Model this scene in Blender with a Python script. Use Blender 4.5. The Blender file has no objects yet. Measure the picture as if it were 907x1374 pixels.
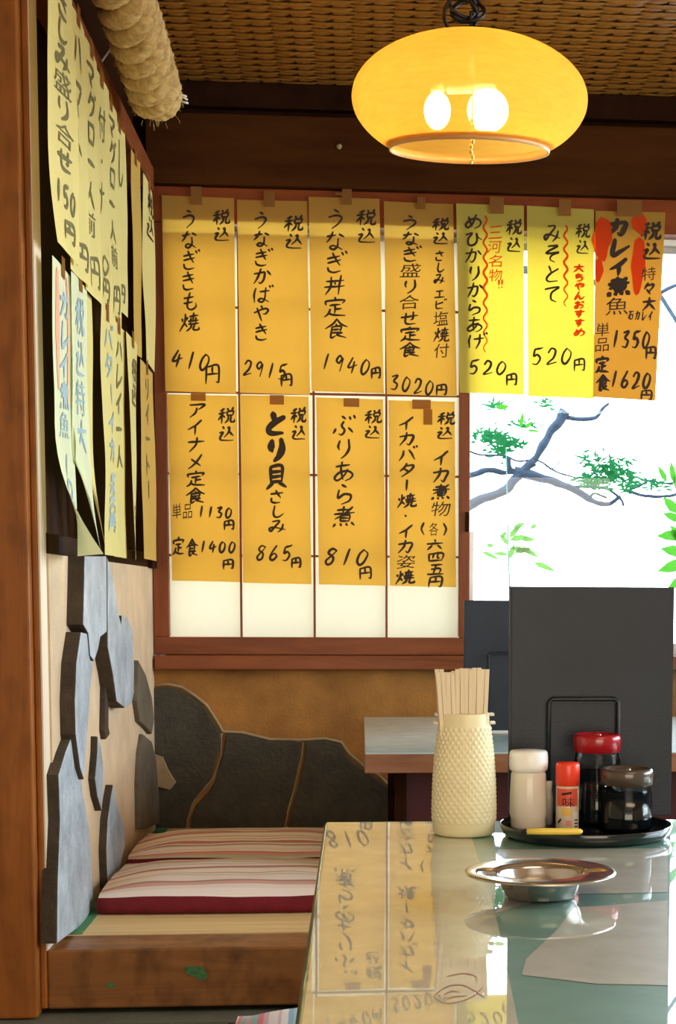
import bpy, bmesh, math, random
from mathutils import Matrix, Vector, noise
random.seed(7)
SC = bpy.context.scene; COL = SC.collection
PI = math.pi
# ---------------------------------------------------------------- camera (907 x 1374 frame)
F, PX, PY, CX, CY, H = 2100.0, 664.0, 984.0, 453.5, 687.0, 1374.0
ROT = Matrix.Rotation(-math.radians(5.0), 3, 'Z') @ Matrix.Rotation(math.radians(85.0), 3, 'X') @ Matrix.Rotation(math.radians(0.3), 3, 'Z')
EYE = Vector((0, 0, 1.0))
cd = bpy.data.cameras.new('camera'); cam = bpy.data.objects.new('camera', cd); COL.objects.link(cam)
cam.location = EYE; cam.rotation_euler = ROT.to_euler()
cd.sensor_fit = 'VERTICAL'; cd.sensor_height = 24; cd.lens = F / H * 24
cd.shift_x = (CX - PX) / H; cd.shift_y = (PY - CY) / H; cd.clip_start = 0.05
SC.camera = cam
# ---------------------------------------------------------------- view, sky, lights
SC.view_settings.view_transform = 'Standard'; SC.view_settings.look = 'None'
SC.view_settings.exposure = 0.0; SC.view_settings.gamma = 1.0; SC.view_settings.use_curve_mapping = False
w = bpy.data.worlds.new('overcast_sky'); SC.world = w; w.use_nodes = True
w.node_tree.nodes['Background'].inputs[0].default_value = (0.78, 0.92, 1.0, 1)
w.node_tree.nodes['Background'].inputs[1].default_value = 13.0
SC.cycles.use_denoising = True
SC.cycles.max_bounces = 10; SC.cycles.diffuse_bounces = 5; SC.cycles.glossy_bounces = 4
SC.cycles.transparent_max_bounces = 12; SC.cycles.transmission_bounces = 6
SC.cycles.sample_clamp_indirect = 8.0; SC.cycles.caustics_reflective = False

def area(name, loc, rot, sx, sy, power, color, portal=False):
    l = bpy.data.lights.new(name, 'AREA'); l.shape = 'RECTANGLE'; l.size = sx; l.size_y = sy; l.energy = power; l.color = color
    l.cycles.is_portal = portal
    o = bpy.data.objects.new(name, l); o.location = loc; o.rotation_euler = rot; COL.objects.link(o); return o
YB, XL, ZT, ZP, ZC = 4.06, -0.52, 0.735, 0.40, 2.265      # back wall, left wall, table top, platform, ceiling
area('window_portal', (0.85, YB + 0.16, 1.42), (-PI / 2, 0, 0), 2.8, 1.16, 1, (1, 1, 1), True)
area('added_window_portal', (2.52, 2.5, 1.45), (0, PI / 2, 0), 1.3, 2.8, 1, (1, 1, 1), True)
area('ceiling_fill', (0.7, 0.3, 2.24), (0, 0, 0), 1.2, 0.6, 16, (1.0, 0.74, 0.46))  # added fill light overhead behind the camera, no lamp modelled
area('rear_fill', (0.5, -2.3, 1.15), (PI / 2, 0, 0), 2.4, 1.3, 58, (1.0, 0.86, 0.70))  # added fill light inside the room, no window behind it

# ---------------------------------------------------------------- helpers
def ray(px, py): return ROT @ Vector(((px - PX) / F, -(py - PY) / F, -1))
def on(px, py, ax, v):                       # where a pixel's sight line meets a wall, floor or table plane
    d = ray(px, py); return EYE + d * ((v - EYE[ax]) / d[ax])
def dpx(n, y): return n * y / F              # n pixels in metres at distance y

class MB:
    def __init__(s): s.v = []; s.f = []; s.sm = []
    def add(s, vs, fs, smooth=False):
        b = len(s.v); s.v += [Vector(p) for p in vs]
        s.f += [tuple(i + b for i in f) for f in fs]; s.sm += [smooth] * len(fs); return s
    def box(s, x0, x1, y0, y1, z0, z1, bev=0.0):
        if bev:
            bm = bmesh.new(); bmesh.ops.create_cube(bm, size=1)
            for v in bm.verts: v.co = Vector(((x0 + x1) / 2 + v.co.x * (x1 - x0), (y0 + y1) / 2 + v.co.y * (y1 - y0), (z0 + z1) / 2 + v.co.z * (z1 - z0)))
            bmesh.ops.bevel(bm, geom=bm.edges[:], offset=bev, segments=2, affect='EDGES', profile=0.5)
            s.frombm(bm); return s
        return s.add([(x, y, z) for z in (z0, z1) for y in (y0, y1) for x in (x0, x1)],
                     [(0, 2, 3, 1), (4, 5, 7, 6), (0, 1, 5, 4), (2, 6, 7, 3), (0, 4, 6, 2), (1, 3, 7, 5)])
    def frombm(s, bm, smooth=False):
        bm.verts.index_update(); s.add([v.co.copy() for v in bm.verts], [tuple(v.index for v in f.verts) for f in bm.faces], smooth); bm.free(); return s
    def tube(s, pts, r, n=8, cap=True):
        pts = [Vector(p) for p in pts]; R = r if isinstance(r, (list, tuple)) else [r] * len(pts)
        up = None; vs = []
        for i, p in enumerate(pts):
            t = (pts[min(i + 1, len(pts) - 1)] - pts[max(i - 1, 0)])
            if t.length < 1e-9: t = Vector((0, 0, 1))
            t.normalize()
            if up is None: up = Vector((1, 0, 0)) if abs(t.x) < 0.9 else Vector((0, 1, 0))
            up = (up - t * up.dot(t)); up.normalize(); bi = t.cross(up)
            for k in range(n):
                a = 2 * PI * k / n; vs.append(p + (up * math.cos(a) + bi * math.sin(a)) * R[i])
        fs = [(i * n + k, i * n + (k + 1) % n, (i + 1) * n + (k + 1) % n, (i + 1) * n + k) for i in range(len(pts) - 1) for k in range(n)]
        if cap: fs += [tuple(range(n - 1, -1, -1)), tuple((len(pts) - 1) * n + k for k in range(n))]
        return s.add(vs, fs, True)
    def lathe(s, prof, c, n=40, cap0=False, cap1=False):
        c = Vector(c); vs = [c + Vector((r * math.cos(2 * PI * k / n), r * math.sin(2 * PI * k / n), z)) for r, z in prof for k in range(n)]
        fs = [(i * n + k, i * n + (k + 1) % n, (i + 1) * n + (k + 1) % n, (i + 1) * n + k) for i in range(len(prof) - 1) for k in range(n)]
        s.add(vs, fs, True)
        b = len(s.v) - len(vs)
        if cap0: s.f.append(tuple(b + k for k in range(n - 1, -1, -1))); s.sm.append(False)
        if cap1: s.f.append(tuple(b + (len(prof) - 1) * n + k for k in range(n))); s.sm.append(False)
        return s
    def prism(s, poly, d, bev=0.0):           # poly: 3D front face, extruded by -d, front edge bevelled
        bm = bmesh.new(); vs = [bm.verts.new(p) for p in poly]; f = bm.faces.new(vs); d = Vector(d)
        f.normal_update()
        if f.normal.dot(d) < 0: f.normal_flip()
        r = bmesh.ops.extrude_face_region(bm, geom=[f]); nv = [e for e in r['geom'] if isinstance(e, bmesh.types.BMVert)]
        bmesh.ops.translate(bm, verts=nv, vec=-d)
        fr = [x for x in bm.faces if all(v in vs for v in x.verts)]
        bmesh.ops.recalc_face_normals(bm, faces=bm.faces[:])
        if bev:
            ed = [e for e in bm.edges if all(v in vs for v in e.verts)]
            bmesh.ops.bevel(bm, geom=ed, offset=bev, segments=2, affect='EDGES', profile=0.6)
        big = [x for x in bm.faces if len(x.verts) > 4]
        bmesh.ops.triangulate(bm, faces=big)
        return s.frombm(bm)
    def surf(s, fn, nu, nv, smooth=True):
        vs = [fn(i / nu, j / nv) for j in range(nv + 1) for i in range(nu + 1)]
        return s.add(vs, [(j * (nu + 1) + i, j * (nu + 1) + i + 1, (j + 1) * (nu + 1) + i + 1, (j + 1) * (nu + 1) + i) for j in range(nv) for i in range(nu)], smooth)
    def build(s, name, mat, parent=None, origin=None):
        me = bpy.data.meshes.new(name)
        xs, ys, zs = zip(*s.v)
        o0 = Vector(origin) if origin else Vector(((min(xs) + max(xs)) / 2, (min(ys) + max(ys)) / 2, min(zs)))
        me.from_pydata([v - o0 for v in s.v], [], s.f); me.polygons.foreach_set('use_smooth', s.sm); me.update(); me.validate()
        me.materials.append(mat)
        o = bpy.data.objects.new(name, me); COL.objects.link(o); WL[o.name] = o0
        o.location = o0
        if parent: o.parent = parent; o.location = o0 - WL[parent.name]
        return o
WL = {}
def empty(name, loc):
    o = bpy.data.objects.new(name, None); o.empty_display_size = 0.05; COL.objects.link(o); o.location = loc; WL[o.name] = Vector(loc); return o
def tag(o, label=None, cat=None, group=None, kind=None):
    if label: o['label'] = label
    if cat: o['category'] = cat
    if group: o['group'] = group
    if kind: o['kind'] = kind
    return o
def structure(o, label=None): return tag(o, label, kind='structure')
def boxo(name, mat, parent, *a, bev=0.0): return MB().box(*a, bev=bev).build(name, mat, parent)

# ---------------------------------------------------------------- materials
def nt(name):
    m = bpy.data.materials.new(name); m.use_nodes = True; t = m.node_tree; return m, t, t.nodes['Principled BSDF']
def N(t, ty, **k):
    n = t.nodes.new(ty)
    for a, b in k.items():
        if a in n.inputs: n.inputs[a].default_value = b
        else: setattr(n, a, b)
    return n
def mapping(t, scale, rot=(0, 0, 0)):
    c = N(t, 'ShaderNodeTexCoord'); m = N(t, 'ShaderNodeMapping'); m.inputs['Scale'].default_value = scale; m.inputs['Rotation'].default_value = rot
    t.links.new(c.outputs['Object'], m.inputs[0]); return m
def ramp(t, stops, interp='LINEAR'):
    r = N(t, 'ShaderNodeValToRGB'); r.color_ramp.interpolation = interp; e = r.color_ramp.elements
    while len(e) < len(stops): e.new(0.5)
    for i, (p, c) in enumerate(stops): e[i].position = p; e[i].color = (*c, 1)
    return r
def plain(name, col, rough=0.5, metal=0.0, spec=0.5, coat=0.0, var=0.0, vs=30, bump=0.0, bs=200, trans=0.0, ior=1.45):
    m, t, b = nt(name); b.inputs['Base Color'].default_value = (*col, 1); b.inputs['Roughness'].default_value = rough
    b.inputs['Metallic'].default_value = metal; b.inputs['Specular IOR Level'].default_value = spec; b.inputs['Coat Weight'].default_value = coat
    b.inputs['Coat Roughness'].default_value = 0.04; b.inputs['Transmission Weight'].default_value = trans; b.inputs['IOR'].default_value = ior
    mp = mapping(t, (1, 1, 1)); nz = N(t, 'ShaderNodeTexNoise', Scale=vs, Detail=4.0); t.links.new(mp.outputs[0], nz.inputs['Vector'])
    v = max(var, 0.04); r = ramp(t, [(0.3, tuple(c * (1 - v) for c in col)), (0.7, tuple(min(1, c * (1 + v)) for c in col))])
    t.links.new(nz.outputs['Fac'], r.inputs[0]); t.links.new(r.outputs[0], b.inputs['Base Color'])
    if bump:
        n2 = N(t, 'ShaderNodeTexNoise', Scale=bs, Detail=5.0); t.links.new(mp.outputs[0], n2.inputs['Vector'])
        bp = N(t, 'ShaderNodeBump', Strength=bump, Distance=0.004); t.links.new(n2.outputs['Fac'], bp.inputs['Height']); t.links.new(bp.outputs[0], b.inputs['Normal'])
    return m
def wood(name, dark, light, scale, rough=0.45, knots=0.0, coat=0.0, spec=0.22):
    m, t, b = nt(name); mp = mapping(t, scale); b.inputs['Roughness'].default_value = rough; b.inputs['Coat Weight'].default_value = coat; b.inputs['Specular IOR Level'].default_value = spec
    n1 = N(t, 'ShaderNodeTexNoise', Scale=1.0, Detail=6.0, Roughness=0.6, Distortion=0.6); t.links.new(mp.outputs[0], n1.inputs['Vector'])
    r = ramp(t, [(0.28, dark), (0.5, tuple((a + c) / 2 for a, c in zip(dark, light))), (0.72, light)]); t.links.new(n1.outputs['Fac'], r.inputs[0])
    out = r.outputs[0]
    if knots:
        mp2 = mapping(t, (16, 16, 9)); n2 = N(t, 'ShaderNodeTexNoise', Scale=1.6, Detail=3.0); t.links.new(mp2.outputs[0], n2.inputs['Vector'])
        r2 = ramp(t, [(0.3, (1 - knots,) * 3), (0.55, (1, 1, 1))]); t.links.new(n2.outputs['Fac'], r2.inputs[0])
        mx = N(t, 'ShaderNodeMixRGB', blend_type='MULTIPLY'); mx.inputs[0].default_value = 1; t.links.new(out, mx.inputs[1]); t.links.new(r2.outputs[0], mx.inputs[2]); out = mx.outputs[0]
    t.links.new(out, b.inputs['Base Color'])
    bp = N(t, 'ShaderNodeBump', Strength=0.15, Distance=0.002); t.links.new(n1.outputs['Fac'], bp.inputs['Height']); t.links.new(bp.outputs[0], b.inputs['Normal'])
    return m
def paper(name, refl, trans, tw=0.6, var=0.05):
    m = bpy.data.materials.new(name); m.use_nodes = True; t = m.node_tree; t.nodes.clear()
    o = N(t, 'ShaderNodeOutputMaterial'); d = N(t, 'ShaderNodeBsdfDiffuse'); tr = N(t, 'ShaderNodeBsdfTranslucent'); mx = N(t, 'ShaderNodeMixShader'); mx.inputs[0].default_value = tw
    mp = mapping(t, (1, 1, 1)); nz = N(t, 'ShaderNodeTexNoise', Scale=14.0, Detail=5.0); t.links.new(mp.outputs[0], nz.inputs['Vector'])
    for c, s in ((refl, d), (trans, tr)):
        r = ramp(t, [(0.3, tuple(x * (1 - var) for x in c)), (0.7, c)]); t.links.new(nz.outputs['Fac'], r.inputs[0]); t.links.new(r.outputs[0], s.inputs[0])
    t.links.new(d.outputs[0], mx.inputs[1]); t.links.new(tr.outputs[0], mx.inputs[2]); t.links.new(mx.outputs[0], o.inputs[0]); return m
def glassy(name, tint=(1, 1, 1), refl=0.06, rough=0.0, ior=1.35):
    m = bpy.data.materials.new(name); m.use_nodes = True; t = m.node_tree; t.nodes.clear()
    o = N(t, 'ShaderNodeOutputMaterial'); a = N(t, 'ShaderNodeBsdfTransparent'); a.inputs[0].default_value = (*tint, 1)
    g = N(t, 'ShaderNodeBsdfGlossy', Roughness=rough); mx = N(t, 'ShaderNodeMixShader'); lw = N(t, 'ShaderNodeFresnel', IOR=ior)
    t.links.new(lw.outputs[0], mx.inputs[0]) if refl else None
    t.links.new(a.outputs[0], mx.inputs[1]); t.links.new(g.outputs[0], mx.inputs[2]); t.links.new(mx.outputs[0], o.inputs[0]); return m

M = {}
M['post'] = wood('post_wood', (0.22, 0.062, 0.010), (0.40, 0.135, 0.024), (30, 30, 2.2), 0.42, 0.28, 0.12)
M['frame'] = wood('frame_wood', (0.16, 0.040, 0.012), (0.30, 0.085, 0.028), (3, 30, 30), 0.4)
M['frame_v'] = wood('frame_wood_upright', (0.16, 0.036, 0.010), (0.28, 0.075, 0.024), (30, 30, 3), 0.4)
M['beam'] = wood('beam_wood', (0.040, 0.011, 0.002), (0.075, 0.024, 0.005), (3, 25, 25), 0.6, spec=0.05)
M['darkwood'] = wood('dark_wood', (0.014, 0.004, 0.001), (0.034, 0.011, 0.004), (12, 3, 12), 0.7, spec=0.05)
M['lintel'] = wood('lintel_wood', (0.17, 0.030, 0.006), (0.26, 0.055, 0.010), (3, 25, 25), 0.45)
M['kamachi'] = wood('platform_beam_wood', (0.20, 0.075, 0.020), (0.36, 0.150, 0.045), (2.2, 26, 26), 0.4, 0.5, 0.1)
M['tabledge'] = wood('low_table_edge_wood', (0.22, 0.09, 0.045), (0.40, 0.19, 0.10), (4, 30, 30), 0.35)
M['ajiro_a'] = wood('bamboo_strip_light', (0.17, 0.058, 0.009), (0.31, 0.120, 0.022), (60, 3, 60), 0.34, spec=0.12)
M['ajiro_b'] = wood('bamboo_strip_dark', (0.22, 0.080, 0.012), (0.40, 0.170, 0.032), (3, 60, 60), 0.34, spec=0.14)
M['ceil'] = plain('ceiling_board', (0.35, 0.22, 0.11), 0.7, var=0.1)
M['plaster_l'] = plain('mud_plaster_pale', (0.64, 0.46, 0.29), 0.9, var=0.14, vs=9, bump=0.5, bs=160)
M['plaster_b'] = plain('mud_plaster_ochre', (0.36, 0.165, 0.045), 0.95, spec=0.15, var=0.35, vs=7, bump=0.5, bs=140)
M['grout'] = plain('stone_joint_mortar', (0.36, 0.27, 0.15), 0.9, var=0.15, vs=30, bump=0.3)
M['room'] = plain('room_plaster', (0.55, 0.42, 0.28), 0.9, var=0.08)
M['concrete'] = plain('concrete_floor', (0.12, 0.12, 0.085), 0.75, var=0.25, vs=12, bump=0.3)
M['white'] = plain('white_enamel', (0.8, 0.78, 0.72), 0.5)
M['alu'] = plain('aluminium', (0.5, 0.5, 0.5), 0.35, metal=0.6)
M['ink'] = plain('black_marker_ink', (0.030, 0.012, 0.004), 0.7)
M['tape'] = paper('brown_tape', (0.36, 0.17, 0.05), (0.42, 0.17, 0.03), 0.45)
M['red_ink'] = paper('red_marker_ink', (0.85, 0.09, 0.02), (0.9, 0.10, 0.012), 0.5)
M['shoji'] = paper('shoji_paper', (0.80, 0.78, 0.68), (0.37, 0.30, 0.20), 0.6, 0.02)
M['yellow'] = paper('yellow_paper', (0.86, 0.57, 0.13), (1.0, 0.58, 0.085), 0.68)
M['yellow2'] = paper('yellow_paper_bright', (0.92, 0.74, 0.15), (0.42, 0.285, 0.018), 0.6)
M['orange'] = paper('orange_paper', (0.80, 0.46, 0.08), (0.235, 0.080, 0.006), 0.6)
M['yellow_l'] = paper('pale_yellow_paper', (0.90, 0.76, 0.30), (0.9, 0.7, 0.2), 0.25)
M['yellow_g'] = paper('faded_green_yellow_paper', (0.82, 0.84, 0.55), (0.8, 0.8, 0.4), 0.25)
M['yellow_d'] = paper('ochre_paper', (0.72, 0.46, 0.12), (0.8, 0.5, 0.1), 0.25)
M['glass'] = glassy('window_glass')
def stone(name, a, b, rough, sc=14):
    m, t, bs = nt(name); mp = mapping(t, (1, 1, 1)); bs.inputs['Roughness'].default_value = rough
    n1 = N(t, 'ShaderNodeTexNoise', Scale=sc, Detail=8.0, Roughness=0.65); t.links.new(mp.outputs[0], n1.inputs['Vector'])
    r = ramp(t, [(0.32, a), (0.68, b)]); t.links.new(n1.outputs['Fac'], r.inputs[0]); t.links.new(r.outputs[0], bs.inputs['Base Color'])
    n2 = N(t, 'ShaderNodeTexNoise', Scale=70.0, Detail=8.0, Roughness=0.7); t.links.new(mp.outputs[0], n2.inputs['Vector'])
    bp = N(t, 'ShaderNodeBump', Strength=0.9, Distance=0.008); t.links.new(n2.outputs['Fac'], bp.inputs['Height']); t.links.new(bp.outputs[0], bs.inputs['Normal']); return m
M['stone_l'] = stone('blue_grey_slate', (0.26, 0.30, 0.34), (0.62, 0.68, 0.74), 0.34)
M['stone_shade'] = stone('brown_shaded_slate', (0.035, 0.022, 0.010), (0.08, 0.052, 0.026), 0.85)  # darker slate copy: shade of the camera-facing sides put into the colour
M['stone_corner_shade'] = stone('corner_shade_slate', (0.10, 0.075, 0.045), (0.18, 0.14, 0.09), 0.7)  # darker slate copy: shade in the corner put into the colour
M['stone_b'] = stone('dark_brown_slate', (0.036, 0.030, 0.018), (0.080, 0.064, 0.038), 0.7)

# ---------------------------------------------------------------- the setting
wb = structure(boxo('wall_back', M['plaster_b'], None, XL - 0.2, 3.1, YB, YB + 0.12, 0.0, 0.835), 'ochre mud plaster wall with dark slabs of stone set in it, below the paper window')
BH = 0.028
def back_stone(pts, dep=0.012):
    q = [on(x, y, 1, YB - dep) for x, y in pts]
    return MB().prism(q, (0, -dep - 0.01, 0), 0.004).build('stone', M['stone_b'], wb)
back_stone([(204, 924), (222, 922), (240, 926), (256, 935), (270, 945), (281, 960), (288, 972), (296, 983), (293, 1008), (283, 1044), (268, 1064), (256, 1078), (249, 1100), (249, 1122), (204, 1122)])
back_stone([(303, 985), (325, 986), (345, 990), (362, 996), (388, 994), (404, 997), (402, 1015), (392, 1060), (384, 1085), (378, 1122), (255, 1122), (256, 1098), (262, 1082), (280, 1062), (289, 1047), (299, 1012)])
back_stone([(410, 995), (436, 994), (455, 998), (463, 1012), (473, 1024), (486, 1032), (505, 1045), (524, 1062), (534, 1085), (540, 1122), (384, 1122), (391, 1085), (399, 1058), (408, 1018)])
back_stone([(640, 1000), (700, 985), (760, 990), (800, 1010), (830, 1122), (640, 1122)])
tag(MB().prism([on(x, y, 1, YB - 0.020) for x, y in [(206, 1012), (218, 1016), (226, 1034), (236, 1050), (228, 1060), (212, 1056), (205, 1040)]], (0, -0.01, 0), 0.002).build('plaster_patch', M['grout'], wb), 'pale plaster smear on the stone')
jm = MB()
for pl in ([(297, 984), (297, 1012), (286, 1045), (270, 1062), (259, 1078), (252, 1100), (251, 1122)], [(407, 996), (404, 1018), (395, 1058), (387, 1085), (381, 1122)],
           [(204, 921), (225, 918), (244, 922), (262, 934), (277, 946), (290, 966), (299, 982), (325, 983), (362, 992), (404, 993), (436, 991), (458, 996), (467, 1010), (488, 1028), (508, 1040), (528, 1060)]):
    jm.tube([on(x, y, 1, YB - 0.002) for x, y in pl], 0.0040, 6)
jm.build('mortar_joint', M['grout'], wb)
# upper back wall, beam and lintel
structure(boxo('wall_back_upper', M['darkwood'], None, XL - 0.2, 3.1, YB + 0.01, YB + 0.12, 1.95, ZC + 0.05), 'dark boarded wall above the beam')
structure(boxo('trim_1', M['beam'], None, XL, 3.0, YB - 0.035, YB + 0.02, on(215, 250, 1, YB).z, on(215, 155, 1, YB).z, bev=0.003), 'broad dark brown beam over the window')
bn = MB().lathe([(0.0001, 0), (0.006, 0.001), (0.007, 0.004), (0.003, 0.006), (0.0001, 0.006)], (0, 0, 0), 10)
bn.v = [Vector((v.x, -v.z, v.y)) + on(455, 197, 1, YB - 0.035) for v in bn.v]; bn.build('nail_head', M['grout'], bpy.data.objects['trim_1'])
structure(boxo('trim_2', M['lintel'], None, XL, 3.0, YB - 0.0125, YB + 0.10, 1.925, on(215, 251, 1, YB).z, bev=0.002), 'reddish brown window lintel that the menus are taped to')
structure(boxo('trim_3', M['darkwood'], None, XL, 3.0, YB - 0.02, YB + 0.02, 2.205, ZC, bev=0.002), 'dark moulding where the back wall meets the ceiling')
zs1, zs0 = on(400, 879, 1, YB).z, on(400, 898, 1, YB).z
structure(boxo('trim_4', M['frame'], None, XL + 0.005, 3.0, YB - 0.035, YB + 0.10, zs0, zs1, bev=0.003), 'reddish brown window sill')
# window 1 : shoji lattice panel
SX0, SX1 = on(205, 700, 1, YB).x, on(630, 700, 1, YB).x
px0, px1 = on(228, 850, 1, YB).x, on(615, 850, 1, YB).x
zb = on(400, 855, 1, YB).z; ztop = 1.925
win = structure(boxo('window_1', M['frame'], None, SX0, SX1, YB - 0.012, YB + 0.022, zs1 + 0.001, zb, bev=0.002), 'sliding paper lattice window with wooden frame')
boxo('stile', M['frame_v'], win, SX0, px0, YB - 0.012, YB + 0.022, zb, ztop - 0.001, bev=0.002)
boxo('stile', M['frame_v'], win, px1, SX1, YB - 0.012, YB + 0.022, zb, ztop - 0.001, bev=0.002)
boxo('rail', M['frame'], win, px0, px1, YB - 0.010, YB + 0.020, on(400, 302, 1, YB).z, ztop - 0.001)
sp = MB().surf(lambda u, v: (px0 + u * (px1 - px0), YB + 0.010, zb + v * (ztop - 0.03 - zb)), 4, 6).build('shoji_paper', M['shoji'], win)
xm = [on(x, 690, 1, YB).x for x in (322.5, 421.5, 518.5)]
for x in xm: boxo('muntin', M['frame_v'], win, x - 0.0028, x + 0.0028, YB + 0.001, YB + 0.009, zb, ztop - 0.02)
for y in (414, 528, 637, 746): z = on(400, y, 1, YB).z; boxo('muntin', M['frame'], win, px0, px1, YB + 0.003, YB + 0.009, z - 0.0028, z + 0.0028)
# window 2 : clear glass
w2 = structure(boxo('window_2', M['alu'], None, -0.5, 2.3, YB + 0.075, YB + 0.10, zs1, zs1 + 0.03), 'clear glass window onto the garden')
boxo('rail', M['alu'], w2, -0.5, 2.3, YB + 0.075, YB + 0.10, 1.895, 1.925)
boxo('rail', M['white'], w2, SX1, 2.3, YB + 0.045, YB + 0.07, 1.912, 1.925)
boxo('stile', M['alu'], w2, SX1 + 0.004, SX1 + 0.016, YB + 0.07, YB + 0.10, zs1 + 0.03, on(630, 712, 1, YB).z)
boxo('stile', M['alu'], w2, 1.35, 1.40, YB + 0.075, YB + 0.10, zs1 + 0.03, 1.895)
boxo('catch', M['darkwood'], win, SX1 - 0.012, SX1 - 0.003, YB - 0.02, YB - 0.012, 1.165, 1.215)
boxo('pane', M['glass'], w2, -0.5, 2.3, YB + 0.086, YB + 0.089, zs1 + 0.03, 1.895)
structure(boxo('wall_back_right', M['room'], None, 2.3, 3.1, YB, YB + 0.12, 0.835, 1.95), 'plaster wall right of the window')
# left wall
YP = 2.66
ZL = 1.068
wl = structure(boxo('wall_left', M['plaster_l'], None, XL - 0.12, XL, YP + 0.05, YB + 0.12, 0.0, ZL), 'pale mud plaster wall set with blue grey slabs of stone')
structure(boxo('wall_left_upper', M['darkwood'], None, XL - 0.12, XL - 0.03, YP + 0.05, YB + 0.12, ZL, ZC + 0.05), 'dark boarding behind the hanging menus')
structure(boxo('trim_5', M['darkwood'], None, XL - 0.03, XL, YP + 0.05, YB, ZL, ZL + 0.035, bev=0.002), 'dark rail between plaster and boarding')
structure(boxo('trim_6', M['frame'], None, XL - 0.03, XL + 0.022, YP + 0.05, YB - 0.05, 1.990, 2.045, bev=0.003), 'brown picture rail over the left wall menus')
structure(boxo('trim_7', M['darkwood'], None, XL - 0.06, XL + 0.012, YB - 0.09, YB + 0.12, ZL - 0.002, 1.990), 'dark corner post')
SP = 0.030
def left_stone(pts, p=SP, parent=None, mat='stone_l'):
    q = [on(x, y, 0, XL + p) for x, y in pts]
    o = MB().prism(q, (p + 0.01, 0, 0), 0.0035).build('stone', M[mat], wl)
    if mat == 'stone_l':                       # blue grey slate face; shade on the sides painted in dark brown
        o.data.materials.append(M['stone_shade'])
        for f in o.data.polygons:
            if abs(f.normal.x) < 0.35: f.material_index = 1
    return o
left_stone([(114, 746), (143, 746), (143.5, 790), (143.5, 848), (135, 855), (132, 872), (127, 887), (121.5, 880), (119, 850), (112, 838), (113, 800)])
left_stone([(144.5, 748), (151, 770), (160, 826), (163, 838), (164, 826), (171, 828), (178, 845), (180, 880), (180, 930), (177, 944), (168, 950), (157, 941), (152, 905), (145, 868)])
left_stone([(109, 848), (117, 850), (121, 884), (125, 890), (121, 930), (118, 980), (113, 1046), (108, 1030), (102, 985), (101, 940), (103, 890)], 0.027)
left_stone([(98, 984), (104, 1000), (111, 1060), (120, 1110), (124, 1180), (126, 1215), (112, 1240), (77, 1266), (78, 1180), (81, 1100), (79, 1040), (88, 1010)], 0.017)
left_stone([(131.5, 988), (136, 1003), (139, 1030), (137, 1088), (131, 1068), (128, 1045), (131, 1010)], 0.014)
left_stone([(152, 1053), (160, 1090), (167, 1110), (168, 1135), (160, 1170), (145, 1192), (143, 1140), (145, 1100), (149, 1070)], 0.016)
left_stone([(143.5, 897), (146, 900), (146, 975), (148, 985), (143, 992), (141, 980), (142, 930)], 0.012, mat='stone_shade')  # dark sliver paints the shade of a narrow recess
left_stone([(186, 886), (196, 905), (204, 935), (207, 965), (204, 985), (196, 975), (188, 968), (184, 940)], 0.012, mat='stone_corner_shade')
left_stone([(192, 985), (204, 995), (210, 1020), (213, 1060), (216, 1104), (196, 1112), (187, 1112), (186, 1050), (188, 1010)], 0.010, mat='stone_corner_shade')
# front post and its batten
POX = on(42, 700, 1, YP).x; PBX = on(57, 1000, 1, YP).x
post = structure(boxo('trim_8', M['post'], None, POX - 0.33, POX, YP - 0.03, YP + 0.12, 0.29, ZC, bev=0.004), 'thick orange brown timber post at the left')
boxo('batten', M['post'], post, POX, PBX, YP - 0.005, YP + 0.06, 0.30, ZC, bev=0.003)
boxo('edge_strip', wood('lit_edge_wood', (0.70, 0.55, 0.38), (0.85, 0.72, 0.55), (20, 20, 2)), post, PBX, PBX + 0.0028, YP - 0.004, YP + 0.055, ZP, 2.05)  # pale colour paints the daylight caught on the post's edge trim
# platform
plat = structure(boxo('floor_platform', M['darkwood'], None, XL, 3.0, YP + 0.14, YB, 0.05, ZP - 0.02), 'raised seating platform')
boxo('front_beam', M['kamachi'], plat, PBX, 3.0, YP, YP + 0.115, 0.298, ZP, bev=0.004)
tm, t, b = nt('tatami'); mp = mapping(t, (2.5, 260, 30)); n1 = N(t, 'ShaderNodeTexNoise', Scale=1.0, Detail=3.0); t.links.new(mp.outputs[0], n1.inputs['Vector'])
r = ramp(t, [(0.3, (0.60, 0.40, 0.16)), (0.7, (0.86, 0.62, 0.30))]); t.links.new(n1.outputs['Fac'], r.inputs[0]); t.links.new(r.outputs[0], b.inputs['Base Color'])
bp = N(t, 'ShaderNodeBump', Strength=0.4, Distance=0.002); t.links.new(n1.outputs['Fac'], bp.inputs['Height']); t.links.new(bp.outputs[0], b.inputs['Normal']); b.inputs['Roughness'].default_value = 0.5
M['green'] = plain('green_border_cloth', (0.06, 0.22, 0.09), 0.8, var=0.2, bump=0.3)
for k, (x0, x1) in enumerate(((XL + 0.002, 0.40), (0.403, 1.30), (1.303, 2.20), (2.203, 2.99))):
    boxo('tatami_mat', tm, plat, x0, x1, YP + 0.118, YB - 0.002, ZP - 0.02, ZP + 0.001)
    for xx in (x0, x1 - 0.03): boxo('mat_border', M['green'], plat, xx, xx + 0.03, YP + 0.118, YB - 0.003, ZP + 0.001, ZP + 0.0025)
structure(boxo('trim_9', M['concrete'], None, -1.4, 3.0, YP - 0.06, YB + 0.1, 0.0, 0.288), 'grey concrete plinth under the platform')
gs = MB()
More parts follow.
